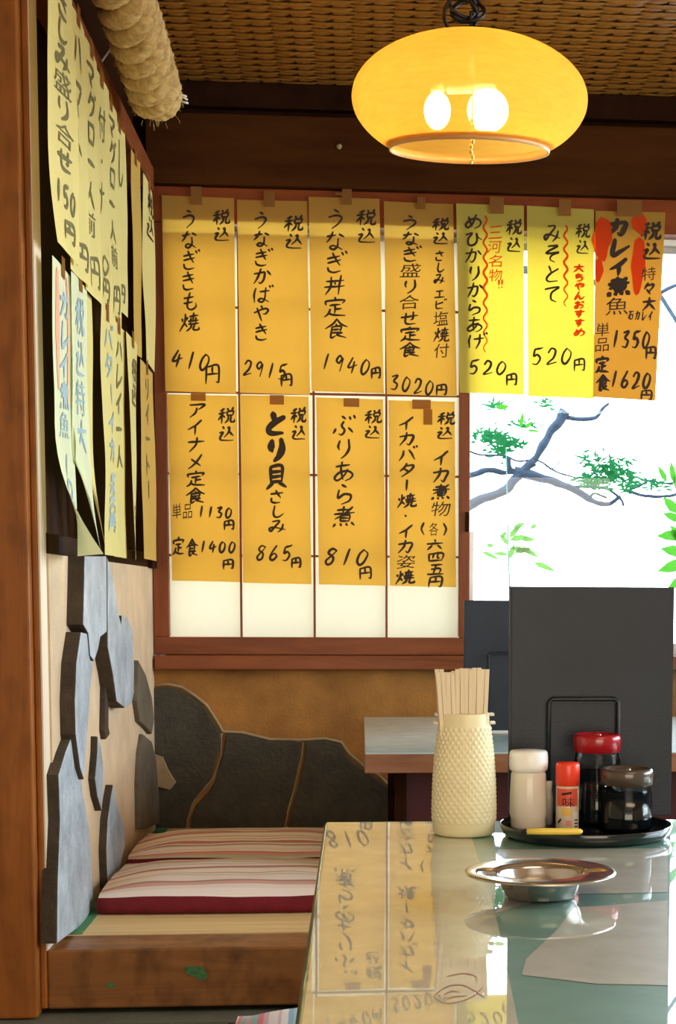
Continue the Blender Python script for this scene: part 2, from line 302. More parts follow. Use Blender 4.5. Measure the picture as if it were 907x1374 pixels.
for (x, y, rx, rz) in ((262, 1303, 0.020, 0.009), (270, 1309, 0.012, 0.008), (254, 1300, 0.010, 0.005), (148, 1322, 0.010, 0.004)):
    c = on(x, y, 1, YP - 0.0006 - rx * 0.03); gs.add([c + Vector((rx * math.cos(a) * (0.8 + 0.3 * noise.noise((a, rx, 3))), 0, rz * math.sin(a))) for a in [k * PI / 8 for k in range(16)]], [tuple(range(16))])
tag(gs.build('paint_stain', plain('worn_green_paint', (0.05, 0.16, 0.05), 0.6, var=0.4, vs=150), plat), 'green paint stains on the beam')
structure(boxo('floor', M['concrete'], None, -1.5, 3.1, -2.6, YP, -0.05, 0.0), 'grey concrete floor')
wr = structure(boxo('wall_right', M['room'], None, 2.4, 2.5, -2.6, YB, 0, 0.85), 'plaster wall on the right below the added window')
boxo('wall_part', M['room'], wr, 2.4, 2.5, -2.6, YB, 2.05, ZC + 0.02); boxo('wall_part', M['room'], wr, 2.4, 2.5, -2.6, 1.15, 0.85, 2.05); boxo('wall_part', M['room'], wr, 2.4, 2.5, 3.85, YB, 0.85, 2.05)
w3 = structure(boxo('added_window', M['frame'], None, 2.42, 2.48, 1.15, 3.85, 0.85, 0.89), 'added clear window in the right wall, outside the view')  # unseen window added to bring daylight onto the left wall and stones
boxo('rail', M['frame'], w3, 2.42, 2.48, 1.15, 3.85, 2.01, 2.05)
for yy in (1.15, 2.48, 3.81): boxo('stile', M['frame_v'], w3, 2.42, 2.48, yy, yy + 0.04, 0.89, 2.01)
boxo('pane', M['glass'], w3, 2.448, 2.452, 1.19, 3.81, 0.89, 2.01)
structure(boxo('wall_front', M['room'], None, -1.5, 3.1, -2.7, -2.6, 0, ZC), 'plaster wall behind the viewer')
structure(boxo('wall_left_near', M['room'], None, -1.5, -1.4, -2.6, YP, 0, ZC), 'plaster wall on the near left')
structure(boxo('wall_left_return', M['room'], None, -1.4, XL - 0.12, YP, YP + 0.1, 0.288, ZC), 'plaster wall behind the post')
structure(boxo('ceiling_boards', M['ceil'], None, -1.5, 3.1, -2.6, YB, ZC + 0.02, ZC + 0.08), 'plain board ceiling')
# woven bamboo ceiling: every strip is a piece
W = 0.045; W2 = 0.0218; X0c, Y0c = XL - 0.03, 2.66
NI, NJ = 47, 64
ce = structure(boxo('ceiling', M['ceil'], None, X0c, X0c + NI * W, Y0c, Y0c + NJ * W2, ZC + 0.012, ZC + 0.019), 'woven bamboo strip ceiling')
WL['ceiling'] = Vector(((2 * X0c + NI * W) / 2, (2 * Y0c + NJ * W2) / 2, ZC + 0.012))
def over(i, j): return ((i + 2 * (j % 2)) % 4) < 2
hh = 0.0026
def strip_mesh(name, n, seq, along, mat):
    mb = MB(); sub = 5; wd0 = (W2 if along == 'x' else W); W_ = W if along == 'x' else W2
    def fn(u, v):
        s = u * n; k = s - 0.5; a = int(math.floor(k)); fr = k - a; fr = min(1, max(0, (fr - 0.05) / 0.90)); fr = fr * fr * (3 - 2 * fr)
        z0 = seq(max(0, a)); z1 = seq(min(n - 1, a + 1)); z = z0 + (z1 - z0) * fr
        q = (v - 0.5); lo = max(0.0, min(1.0, 0.5 - z / (2 * hh))); wd = wd0 * ((0.42 + 0.95 * lo) if along == 'x' else (0.72 + 0.24 * lo)); z += 0.0022 * (1 - 4 * q * q) * -1 + 0.001 + 0.0010 * (q * 2)
        return (s * W_, q * wd, z) if along == 'x' else (q * wd, s * W_, z)
    mb.surf(fn, n * sub, 2)
    me = bpy.data.meshes.new(name); me.from_pydata(mb.v, [], mb.f); me.polygons.foreach_set('use_smooth', mb.sm); me.materials.append(mat); return me
ym = [strip_mesh('bamboo_strip', NJ, lambda j, i=i: -hh * 0.5 if over(i, j) else hh, 'y', M['ajiro_a']) for i in range(4)]
xmsh = [strip_mesh('bamboo_strip', NI, lambda i, j=j: hh if over(i, j) else -hh, 'x', M['ajiro_b']) for j in range(2)]
zw = ZC + 0.004 - WL['ceiling'].z
for i in range(NI):
    o = bpy.data.objects.new('bamboo_strip', ym[i % 4]); COL.objects.link(o); o.parent = ce; o.location = (X0c + (i + 0.5) * W - WL['ceiling'].x, Y0c - WL['ceiling'].y, zw)
for j in range(NJ):
    o = bpy.data.objects.new('bamboo_strip', xmsh[j % 2]); COL.objects.link(o); o.parent = ce; o.location = (X0c - WL['ceiling'].x, Y0c + (j + 0.5) * W2 - WL['ceiling'].y, zw)

# ---------------------------------------------------------------- lettering
K = {
'う': [[(4,.8),(6,2)],[(2.2,4.2),(5,3.4),(7.3,4.3),(6.8,6.8),(4,9.5)]],
'な': [[(1.5,2.8),(5.2,2.3)],[(3.8,.8),(3,3.5),(1.5,5.6)],[(6.3,2),(8.5,3.3)],[(6.2,4),(6.2,7.5),(4.8,9),(3.2,8.2),(4.2,7.2),(6.5,8),(8.3,9.2)]],
'き': [[(2,2.8),(7,1.9)],[(2.2,4.8),(7.6,3.8)],[(4,.4),(5.5,3.5),(7.2,6.3)],[(2.4,6.8),(3,8.6),(5,9.4),(7.6,9)]],
'も': [[(4.8,.6),(4,4.5),(4.1,8),(6.2,9.2),(8.2,7.8),(8,6)],[(2,3.2),(6.8,2.9)],[(2,5.6),(6.4,5.3)]],
'か': [[(1.2,3.5),(5.5,2.8),(6.3,3.6),(5.8,7),(4.6,8.8),(3.6,8)],[(4.2,.8),(3.2,4.8),(1.4,8.8)],[(7.2,2),(9.2,4.6)]],
'は': [[(2,1.2),(1.4,5),(2,9)],[(4,3.2),(8.6,2.8)],[(6.6,1),(6.6,7.2),(5.2,8.9),(3.7,8),(5,7),(7,7.8),(8.8,9)]],
'や': [[(1.5,4.2),(6.5,2.4),(8.3,3.4),(7.2,5.2),(5.8,5.2)],[(4.6,.8),(5.6,2.2)],[(2.8,1.8),(5.4,9.3)]],
'さ': [[(2,3),(7.8,2.2)],[(4.2,.6),(5.6,3.4),(7,5.8)],[(2.6,6),(3,8.4),(5,9.3),(7.2,9)]],
'し': [[(3.5,1),(3.2,6),(4,8.8),(6.2,8.8),(8,6.8)]],
'み': [[(2.5,1.8),(5.8,1.5),(4.2,5),(2.2,8.4),(1.4,6.8),(3,5.8),(6,6.6),(9,7.8)],[(7.6,4),(7.2,7),(5.6,9.4)]],
'と': [[(3.5,1),(4.6,4.2)],[(8,2.8),(4.5,4.8),(2.6,7),(3.6,8.8),(8,8.9)]],
'り': [[(3,1.4),(2.7,4),(3.2,5.6)],[(6.6,1),(7,5),(6,7.6),(4,9.5)]],
'ふ': [[(4,.8),(5.6,2)],[(4.8,3),(4.2,5),(5.6,7.2),(4.6,9),(3.2,8.6)],[(2,6.2),(1.2,8.4)],[(7,6),(9,8.2)]],
'あ': [[(2,2.7),(7.4,2.2)],[(4.4,.7),(4.2,5),(5,8.8)],[(6.8,4.2),(5,7.4),(2.8,9),(1.8,7.6),(3.6,5.4),(6.8,5),(8.8,6.8),(8,8.6),(6,9.5)]],
'ら': [[(4,.8),(6,2)],[(3,3),(2.5,6.6),(5,5.2),(7.6,5.8),(7.2,8.2),(4,9.5)]],
'め': [[(2.6,2.2),(3.4,5.4),(4.6,8)],[(6.4,1.2),(5,5.8),(2.6,8.6),(1.4,7),(3.2,4.4),(6.6,3.6),(8.9,5.6),(8.2,8),(6,9.4)]],
'ひ': [[(1.5,2.4),(4.6,1.8),(2.6,5),(2.8,8.2),(5,9),(7,6.6),(7,2),(7.8,4.6),(9.4,6.2)]],
'け': [[(2,1.2),(1.4,5),(2,8.8)],[(4,3.6),(9,3.2)],[(6.8,.8),(6.9,5.4),(5.2,9.4)]],
'そ': [[(2.8,1.6),(7.2,1.2),(2,5),(8.2,4.6),(5,6),(4.4,8.2),(6.6,9.4)]],
'て': [[(1.6,2.4),(8.2,1.8),(5,4.2),(4.6,7.4),(7.2,9.2)]],
'せ': [[(1.4,4.4),(8.8,3.6)],[(6.8,1.2),(6.8,5.4),(5.8,6.4)],[(3.4,1.8),(3.3,7.4),(4.8,8.9),(8,8.7)]],
'お': [[(1.6,3),(6,2.6)],[(3.8,.8),(3.8,7.4),(2.4,8.6),(1.8,7.2),(4.6,5.2),(7.6,5.6),(7.6,8),(5.6,9)],[(7,1.6),(8.8,3)]],
'す': [[(1.4,2.6),(8.8,2.4)],[(5.6,.6),(5.8,5),(4.2,6.4),(3.2,5),(4.8,4),(6,6),(3.8,9.5)]],
'ち': [[(2,2.6),(7.6,2.2)],[(4.4,.7),(3,5.4),(6,4.4),(8,6),(7,8.4),(4,9.4)]],
'ん': [[(4.8,.8),(1.6,9.2),(4,5.6),(5.4,6.4),(5.6,8.8),(8,8),(9,6.2)]],
'ア': [[(1.5,1.8),(8.4,1.6),(7.2,3.4),(5.6,4.6)],[(5,3.6),(4.6,6.6),(2.4,9.3)]],
'イ': [[(7.6,1),(5,4),(1.6,6.2)],[(5,4),(5.1,9.4)]],
'ナ': [[(1.2,3.6),(8.8,3.2)],[(5.2,.8),(5,5.4),(2.4,9.4)]],
'メ': [[(7.6,1),(5.4,5.4),(1.8,9.2)],[(2.8,3.4),(7.6,7.8)]],
'カ': [[(1.4,3.4),(7.8,2.8),(7.4,6.8),(6.4,9),(5.2,8)],[(4.6,.8),(4.2,4.8),(1.8,9.2)]],
'ハ': [[(3.4,2.4),(3,5.6),(1.2,8.8)],[(6,2.2),(7.6,5.4),(9,8.8)]],
'タ': [[(4.6,.8),(3.4,3.6),(1.6,5.8)],[(4,2.4),(8,2.2),(6.6,5.8),(2.6,9.5)],[(3.6,4.6),(6.6,6.6)]],
'ー': [[(5.2,1.5),(5,8.5)]], 'レ': [[(3,1),(3,9),(5.6,7.6),(9,4.6)]],
'マ': [[(1.4,2),(8.6,1.8),(6.8,4.6),(4.8,6.4)],[(3.6,5.4),(6.2,8.6)]],
'ト': [[(3.8,.8),(3.8,9.4)],[(3.9,4),(7.8,6)]], 'ク': [[(4.4,.8),(3.2,3.6),(1.4,5.6)],[(4,2.4),(8,2.2),(6.6,6.4),(3,9.4)]],
'ロ': [[(2,2),(2.3,8.6)],[(2,2.2),(8,2),(7.6,8.6)],[(2.3,8),(7.6,7.8)]],
'エ': [[(2.4,2.2),(7.8,2)],[(5,2.2),(5,8)],[(1.4,8.2),(8.8,8)]], 'ヒ': [[(2.6,1.4),(2.8,8),(4,8.9),(8,8.7)],[(7.8,2.8),(3,5)]],
'円': [[(2,1.4),(1.7,9.6)],[(2,1.6),(8,1.2),(8.2,8.9),(6.8,9)],[(5,1.6),(5,5)],[(2,5.2),(8,5)]],
'0': [[(5,1),(2.4,3.4),(1.8,7),(4,9),(7,7),(8,3.4),(5,1)]], '1': [[(5.8,1),(4,9.2)]],
'2': [[(2,3),(4.4,1),(7.4,2.4),(6,6),(1.6,9),(8.6,8.4)]], '3': [[(2.2,1.6),(7.2,1.2),(4,4.4),(7.4,6.2),(5.6,9),(1.6,8.6)]],
'4': [[(4.8,1),(1.6,6),(9,5.2)],[(6.4,3.2),(5,9.4)]], '5': [[(3,1.4),(2.4,4.8),(5,4.2),(7.2,6.4),(5,9),(1.6,8.6)],[(3,1.4),(8.8,.8)]],
'6': [[(6.4,.8),(3,4.6),(2,8),(4.8,9.2),(7.4,7.2),(5,5.4),(2.4,7)]], '8': [[(8,2),(4.6,1),(2.6,3),(6.4,5.6),(6.2,8.4),(3.4,9.2),(2,7),(5.4,4.4),(8.2,2)]],
'9': [[(7.4,3),(5,1),(2.4,3),(4.6,5),(7.8,2.6),(6,9.4)]], '・': [[(4.6,4.6),(5.4,5.4)]],
'（': [[(6,1),(3.6,5),(6,9)]], '）': [[(4,1),(6.4,5),(4,9)]], '！': [[(3,1),(3,6)],[(3,8),(3,8.8)],[(6,1),(6,6)],[(6,8),(6,8.8)]],
'込': [[(2.6,1),(3.6,2.4)],[(1,4.6),(3,4.4),(1.6,7.2),(2.6,8.8),(9,9.4)],[(5.4,2),(6.4,1.8),(6,4.6),(3.8,7.2)],[(6.1,3.4),(8.8,7)]],
'定': [[(5,.4),(5,1.6)],[(1.4,3.8),(1.6,2.1),(8.6,2),(8,3.6)],[(3,4.2),(7.2,4)],[(5.2,4.2),(5.1,8)],[(5.2,6),(7.8,5.9)],[(3.2,5.8),(2.6,8),(1,9.4)],[(2.4,7.6),(5.2,8.8),(9.6,9.3)]],
'食': [[(5,.4),(3.4,2.6),(.6,4.6)],[(5,.6),(7,3),(9.6,4.4)],[(5,2.6),(5,3.6)],[(3.2,4),(6.8,3.8),(6.6,6.6)],[(3.2,4),(3.2,9),(5,8.2)],[(3.2,5.4),(6.6,5.2)],[(3.2,6.8),(6.6,6.6)],[(7.6,6.8),(5.4,7.8),(9.4,9.4)]],
'煮': [[(2,2),(7,1.8)],[(4.4,.4),(4.4,3.6)],[(1,3.7),(8.8,3.4)],[(8,.8),(5,3.8),(1.4,6)],[(3.6,4.6),(3.6,7.2)],[(3.6,4.6),(7,4.4),(6.8,7.2)],[(3.6,5.8),(6.8,5.7)],[(3.6,7.1),(6.8,7)],[(1.8,8.2),(.8,9.6)],[(3.8,8.2),(4.2,9.4)],[(5.8,8.1),(6.4,9.3)],[(8,7.8),(9.4,9.2)]],
'貝': [[(2.8,1),(2.9,7)],[(2.8,1),(7.3,.9),(7.2,7)],[(2.8,3),(7.2,2.9)],[(2.8,5),(7.2,4.9)],[(2.8,7),(7.2,6.9)],[(3.8,7.4),(1,9.6)],[(6,7.4),(9,9.6)]],
'丼': [[(1.4,3.2),(8.6,3)],[(1,6),(9,5.6)],[(3.4,1.2),(3.2,6.6),(1.6,9.4)],[(7,.6),(6.9,9.6)],[(4.9,3.9),(5.3,4.8)]],
'焼': [[(1.2,3.2),(1.6,4.8)],[(4,2.6),(3.2,4)],[(2.7,.8),(2.6,5),(.6,9.4)],[(2.6,5.4),(4,7.4)],[(4.8,2.2),(9,1.8)],[(6.8,.4),(6.6,4.4)],[(4.4,4.6),(9.4,4.2)],[(5.6,3),(5.4,5.6)],[(8,2.8),(8,5.4)],[(4.6,6),(9.6,5.8)],[(6.2,6.2),(5.6,8),(3.8,9.6)],[(7.6,6.2),(7.4,8.8),(9.8,9),(9.8,7.8)]],
'税': [[(3.8,1),(1.4,2.2)],[(.6,3.6),(4.6,3.3)],[(2.7,2),(2.6,9.4)],[(2.6,4.4),(.6,7.4)],[(2.8,4.6),(4.4,6)],[(5.4,.8),(6.2,2.2)],[(8.8,.6),(7.8,2.2)],[(5.4,2.8),(5.5,5.2)],[(5.4,2.8),(8.8,2.6),(8.6,5.2)],[(5.5,5.1),(8.6,5)],[(6.4,5.4),(6,7.6),(4.4,9.4)],[(7.8,5.3),(7.7,8.6),(9.6,8.8),(9.7,7.4)]],
'人': [[(5,1),(4.4,5),(1,9.4)],[(4.8,4.2),(9,9.2)]], '一': [[(1.4,5),(8.6,4.6)]], '大': [[(1,3.6),(9,3.2)],[(5,.6),(4.6,5),(1.2,9.4)],[(4.9,4.4),(9,9.2)]],
'六': [[(5,.6),(5.2,2.4)],[(.8,4),(9.2,3.8)],[(3.6,5.4),(1.2,9)],[(6.4,5.4),(9,8.8)]],
'五': [[(2,1.4),(8,1.2)],[(4.8,1.4),(3.8,9)],[(2.4,4.8),(7.2,4.6),(7,9)],[(.8,9.2),(9.4,9)]],
'四': [[(1.4,2.4),(1.8,8.4)],[(1.4,2.4),(8.8,2),(8.4,8.2)],[(4,2.4),(3.6,6)],[(6.2,2.4),(6.2,5.8),(7.4,6)],[(1.8,8),(8.4,7.8)]],
'々': [[(4.4,1),(2,5)],[(3.6,2.8),(8,2.4),(5,7.4)],[(3.6,5.4),(6,8.6)]],
'石': [[(1,1.8),(9,1.6)],[(4.6,2),(1,8.4)],[(3.4,5),(3.6,9.2)],[(3.4,5),(8,4.8),(7.8,9)],[(3.6,9),(7.8,8.8)]],
}
K['ぎ'] = K['き'] + [[(7.8,.4),(8.6,1.8)],[(9.2,0),(10,1.2)]]; K['ば'] = K['は'] + [[(8.2,0),(8.8,1.2)],[(9.4,-.3),(10,.9)]]
K['げ'] = K['け'] + [[(8.8,0),(9.3,1.2)],[(10,-.3),(10.5,.9)]]; K['ぶ'] = K['ふ'] + [[(7,1),(7.6,2.4)],[(8.6,.6),(9.2,2)]]
K['バ'] = K['ハ'] + [[(8,.2),(8.8,1.4)],[(9.4,-.2),(10,1)]]; K['ビ'] = K['ヒ'] + [[(8.4,0),(9,1.2)],[(9.6,-.3),(10.2,.9)]]; K['グ'] = K['ク'] + [[(8.4,0),(9,1.2)],[(9.6,-.3),(10.2,.9)]]
K['ブ'] = [[(1.6,2.4),(8,2.2),(6.8,6),(3,9.4)],[(8.4,0),(9,1.2)],[(9.6,-.3),(10.2,.9)]]; K['ゃ'] = K['や']
def catmull(p, n=5):
    if len(p) == 2: return [Vector(p[0]).lerp(Vector(p[1]), k / 4) for k in range(5)]
    q = [Vector(a) for a in p]; q = [q[0] * 2 - q[1]] + q + [q[-1] * 2 - q[-2]]; out = []
    for i in range(1, len(q) - 2):
        for k in range(n):
            t = k / n; a, b2, c, d = q[i - 1], q[i], q[i + 1], q[i + 2]
            out.append(0.5 * ((2 * b2) + (c - a) * t + (2 * a - 5 * b2 + 4 * c - d) * t * t + (3 * b2 - a - 3 * c + d) * t ** 3))
    return out + [q[-2]]
GC = {}
def font_glyph(ch):
    if ch in GC: return GC[ch]
    c = bpy.data.curves.new('glyph', 'FONT'); c.body = ch; c.resolution_u = 2; o = bpy.data.objects.new('glyph', c); COL.objects.link(o)
    dg = bpy.context.evaluated_depsgraph_get(); dg.update(); me = bpy.data.meshes.new_from_object(o.evaluated_get(dg))
    xs = [v.co.x for v in me.vertices]; ys = [v.co.y for v in me.vertices]; w_ = max(xs) - min(xs); h_ = max(ys) - min(ys)
    GC[ch] = ([((v.co.x - min(xs)) / w_ * 9 + .5, 9.5 - (v.co.y - min(ys)) / h_ * 9) for v in me.vertices], [tuple(p.vertices) for p in me.polygons])
    bpy.data.objects.remove(o); bpy.data.meshes.remove(me); bpy.data.curves.remove(c); return GC[ch]
class Ink:
    """flat handwriting: collects marks in a 2D frame (pixels or strip units) and lays them on a paper surface"""
    def __init__(s): s.v = []; s.f = []; s.cut = []
    def ribbon(s, pts, w0, seed=0):
        n = len(pts); b = len(s.v)
        for i, p in enumerate(pts):
            t = pts[min(i + 1, n - 1)] - pts[max(i - 1, 0)]
            if t.length < 1e-9: t = Vector((1, 0))
            t.normalize(); nn = Vector((-t.y, t.x)); k = i / (n - 1)
            w_ = w0 * (0.5 + 0.22 * math.sin(k * PI) - 0.22 * k * k) * (1 + 0.25 * noise.noise((seed * 3.1, k * 3, 0)))
            s.v += [p + nn * w_, p - nn * w_]
        e0 = pts[0] - (pts[1] - pts[0]).normalized() * w0 * 0.35; e1 = pts[-1] + (pts[-1] - pts[-2]).normalized() * w0 * 0.3
        s.v += [e0, e1]
        s.f += [(b + 2 * i, b + 2 * i + 1, b + 2 * i + 3, b + 2 * i + 2) for i in range(n - 1)]
        s.f += [(b, b + 1, len(s.v) - 2), (b + 2 * n - 2, b + 2 * n - 1, len(s.v) - 1)]
    def glyph(s, ch, cx, cy, w_, h_, pen=2.0, slant=0.0):
        sd = random.random() * 100; rot = random.uniform(-0.05, 0.05)
        def tf(x, y):
            x = (x - 5) / 10; y = (y - 5) / 10
            x += 0.022 * noise.noise((x * 3 + sd, y * 3, 1)); y += 0.022 * noise.noise((x * 3, y * 3 + sd, 5))
            x, y = x - y * slant, y - x * 0.10
            return Vector((cx + (x * math.cos(rot) - y * math.sin(rot)) * w_, cy + (x * math.sin(rot) + y * math.cos(rot)) * h_))
        if ch in K:
            for st in K[ch]: s.ribbon([tf(p.x, p.y) for p in catmull(st)], pen, sd)
        elif ch.strip():
            vs, fs = font_glyph(ch); b = len(s.v); s.v += [tf(*p) for p in vs]; s.f += [tuple(b + i for i in f) for f in fs]
    def col(s, text, xc, y0, y1, w_, pen=2.0, slant=0.08, lean=0.0):
        s.cut.append(len(s.v)); n = len(text); c = (y1 - y0) / n
        for i, ch in enumerate(text): s.glyph(ch, xc + random.uniform(-.04, .04) * w_ + lean * (i + .5) / n, y0 + (i + .5) * c, w_, c * (0.98 if ch != '・' else .5), pen, slant)
    def row(s, text, x0, x1, y0, y1, pen=2.0, slant=0.18, drop=0.0):
        s.cut.append(len(s.v)); n = len(text); c = (x1 - x0) / n
        for i, ch in enumerate(text): s.glyph(ch, x0 + (i + .5) * c, (y0 + y1) / 2 + drop * i, c * .92, y1 - y0, pen, slant)
    def wave(s, x, y0, y1, pen, amp=3, n=9):
        s.cut.append(len(s.v)); s.ribbon([Vector((x + amp * math.sin(k * PI / 3), y0 + (y1 - y0) * k / (n * 6))) for k in range(n * 6 + 1)], pen)
    def lay(s, S, name, mat, parent, uv=lambda p: p):
        ct = sorted(set([0] + s.cut + [len(s.v)])); o = None
        for a, b in zip(ct, ct[1:]):               # one object per written line or column
            fs = [tuple(i - a for i in f) for f in s.f if a <= f[0] < b]
            if fs: o = MB().add([S(*uv(p), 0.0008) for p in s.v[a:b]], fs).build(name, mat, parent)
        return o

# ---------------------------------------------------------------- back wall menus
def quad_surface(q, nrm, bow=0.004, seed=0, amp=0.0012):
    TL, TR, BR, BL = q
    def S(u, v, off=0.0):
        p = TL.lerp(TR, u).lerp(BL.lerp(BR, u), v)
        d = amp * noise.noise((u * 1.5 + seed, v * 3, seed * 2.3)) + bow * max(0, v - 0.3) ** 2
        return p + nrm * (d + off)
    return S
def menu_back(quad, mat, label, fn, tapes=(), off=0.006, redfn=None, group='menu strips along the window', plane=None):
    Y = YB - 0.012 - off if plane is None else plane
    q = [on(x, y, 1, Y) for x, y in quad]; S = quad_surface(q, Vector((0, -1, 0)), seed=random.random() * 50)
    (xa, ya), (xb, yb), (xc, yc), (xd, yd) = quad
    def uv(p):
        v = (p.y - (ya + yb) / 2) / ((yc + yd) / 2 - (ya + yb) / 2); xl = xa + (xd - xa) * v; xr = xb + (xc - xb) * v
        return (p.x - xl) / (xr - xl), v
    o = MB().surf(lambda u, v: S(u, v), 4, 10).build('menu_strip', mat, None); tag(o, label, 'menu', group)
    ink = Ink(); fn(ink); ink.lay(S, 'lettering', M['ink'], o, uv)
    if redfn: r_ = Ink(); redfn(r_); tag(r_.lay(S, 'lettering', M['red_ink'], o, uv), 'red marker writing')
    for (x0, y0, x1, y1) in tapes:
        yy = Y - 0.0035
        a, b_ = on(x0, y0, 1, yy), on(x1, y1, 1, yy)
        MB().surf(lambda u, v: (a.x + u * (b_.x - a.x), yy - 0.001 * math.sin(v * 3), a.z + v * (b_.z - a.z)), 2, 3).build('tape', M['tape'], o)
    return o
P = 2.3
def f1(k): k.col('うなぎきも焼', 254, 280, 446, 27, P); k.col('税込', 297, 279, 323, 24, P); k.row('410', 229, 284, 468, 495, P + .3, .25, 2); k.glyph('円', 285, 501, 26, 28, P)
def f2(k): k.col('うなぎかばやき', 351, 283, 458, 28, P); k.col('税込', 394, 287, 334, 27, P); k.row('2915', 325, 387, 482, 506, P, .15, 1.5); k.glyph('円', 384, 509, 21, 18, P)
def f3(k): k.col('うなぎ丼定食', 450, 279, 456, 33, P); k.col('税込', 491, 279, 326, 28, P); k.row('1940', 429, 499, 473, 498, P, .2, 2); k.glyph('円', 504, 499, 17, 16, P)
def f4(k): k.col('うなぎ盛り合せ定食', 550, 288, 480, 30, P); k.col('税込', 592, 290, 327, 24, P); k.col('さしみ', 590, 334, 380, 18, 2); k.col('エビ', 590, 386, 414, 18, 1.8); k.col('塩焼付', 592, 415, 480, 22, 2); k.row('3020', 522, 584, 502, 526, P, .1, 2); k.glyph('円', 592, 522, 19, 16, P)
def f5(k): k.col('めひかりからあげ', 634, 286, 470, 26, P, .05, 4); k.col('税込', 689, 292, 338, 22, P); k.row('520', 627, 682, 482, 504, P, .1, 0); k.glyph('円', 686, 508, 19, 17, P)
def r5(k): k.wave(651, 290, 472, 2.2, 2.6); k.col('三河名物', 664, 302, 378, 20, 2); k.col('！', 672, 373, 387, 14, 2)
def f6(k): k.col('みそとて', 741, 299, 408, 28, P); k.col('税込', 782, 297, 340, 20, 2); k.row('520', 711, 770, 466, 492, P, .1, -1); k.glyph('円', 777, 488, 20, 18, 2)
def r6(k): k.wave(759, 302, 410, 2.2, 2.6, 6); k.col('大ちゃんおすすめ', 777, 352, 450, 17, 2.4)
def f7(k): k.col('カレイ煮魚', 829, 292, 424, 34, 5.4); k.col('税込', 874, 296, 348, 28, 3.2); k.col('特々大', 870, 356, 416, 21, 2.6); k.row('石カレイ', 842, 877, 415, 429, 1.5); k.col('単品', 808, 433, 474, 20, 3); k.row('1350', 819, 874, 441, 468, 2.8); k.glyph('円', 873, 471, 18, 18, 2.4); k.col('定食', 808, 478, 528, 20, 3); k.row('1620', 817, 875, 496, 522, 2.8); k.glyph('円', 867, 528, 20, 14, 2.2)
def r7(k):
    k.ribbon([Vector((808 + 2 * math.sin(i), 298 + i * 7)) for i in range(8)], 18); k.ribbon([Vector((803 + math.sin(i), 350 + i * 7)) for i in range(5)], 8)
    k.ribbon([Vector((859 - 2 * math.sin(i * 1.4), 290 + i * 7)) for i in range(4)], 16); k.ribbon([Vector((858 - i * .4, 322 + i * 7)) for i in range(11)], 13)
def f8(k): k.col('アイナメ定食', 263, 539, 676, 28, P); k.col('税込', 304, 545, 592, 24, P); k.row('単品', 230, 259, 675, 697, 2.2, .0); k.row('1130', 264, 313, 677, 694, P, .05, .5); k.glyph('円', 307, 703, 18, 14, P); k.row('定食', 230, 267, 720, 746, P, .05, 2); k.row('1400', 266, 318, 724, 742, P, .05, 0); k.glyph('円', 306, 756, 19, 14, P)
def f9(k): k.col('とり', 371, 550, 620, 35, 6.6, .05); k.col('貝', 371, 622, 656, 33, 4.2, .02); k.col('さしみ', 371, 656, 715, 28, P); k.col('税込', 401, 545, 590, 22, P); k.row('865', 342, 394, 730, 753, P, .2); k.glyph('円', 397, 754, 17, 15, P)
def f10(k): k.col('ぶりあら煮', 461, 556, 708, 34, P + .2); k.col('税込', 500, 548, 588, 24, P); k.row('810', 434, 497, 734, 760, P + .4, .25); k.glyph('円', 490, 768, 22, 18, P)
def f11(k): k.col('イカバター焼・イカ姿焼', 546, 558, 785, 27, P + .2, .08, -2); k.col('税込', 598, 551, 589, 25, P); k.col('イカ煮物', 592, 602, 693, 28, P + .3); k.row('（各）', 560, 604, 699, 719, P, .0); k.col('六四五円', 584, 722, 788, 25, P)
menu_back([(217, 262), (314, 266), (317, 528), (222, 525)], M['yellow'], 'yellow paper menu strip priced 410, leftmost of the upper row on the shoji', f1, [(256, 250, 271, 275)], 0.007)
menu_back([(318, 268), (412, 270), (416, 530), (322, 527)], M['yellow'], 'yellow paper menu strip priced 2915, second of the upper row', f2, [(354, 256, 369, 278)])
menu_back([(414, 264), (509, 267), (515, 528), (418, 525)], M['yellow'], 'yellow paper menu strip priced 1940, third of the upper row', f3, [(459, 252, 472, 275), (450, 258, 462, 262)], 0.008)
menu_back([(515, 270), (608, 274), (613, 532), (519, 529)], M['yellow'], 'yellow paper menu strip priced 3020, fourth of the upper row', f4, [(560, 264, 571, 281)])
menu_back([(612, 273), (703, 276), (703, 530), (617, 527)], M['yellow2'], 'bright yellow menu strip priced 520 beside the lattice, with eight kana', f5, [(657, 264, 676, 287)], 0.012, r5)
menu_back([(707, 276), (797, 281), (797, 535), (708, 532)], M['yellow2'], 'bright yellow menu strip priced 520 with four large kana, beside the orange strip', f6, [(750, 267, 766, 290)], 0.012, r6)
menu_back([(799, 283), (893, 285), (879, 538), (796, 533)], M['orange'], 'orange menu strip with red blots and prices 1350 and 1620, rightmost on the window', f7, [(828, 268, 861, 291)], 0.013, r7)
menu_back([(224, 529), (318, 531), (322, 781), (231, 779)], M['yellow'], 'yellow paper menu strip priced 1130 and 1400, leftmost of the lower row', f8, [(256, 527, 276, 538)], 0.003)
menu_back([(322, 530), (414, 532), (418, 784), (326, 782)], M['yellow'], 'yellow paper menu strip priced 865 with three bold characters, second of the lower row', f9, [(362, 530, 381, 543)], 0.003)
menu_back([(424, 533), (514, 536), (518, 786), (428, 784)], M['yellow'], 'yellow paper menu strip priced 810, third of the lower row', f10, [(461, 534, 482, 546)], 0.003)
menu_back([(521, 537), (610, 539), (612, 788), (523, 786)], M['yellow'], 'yellow paper menu strip priced in kanji numerals, fourth of the lower row', f11, [(553, 536, 578, 549), (568, 549, 580, 570)], 0.003)

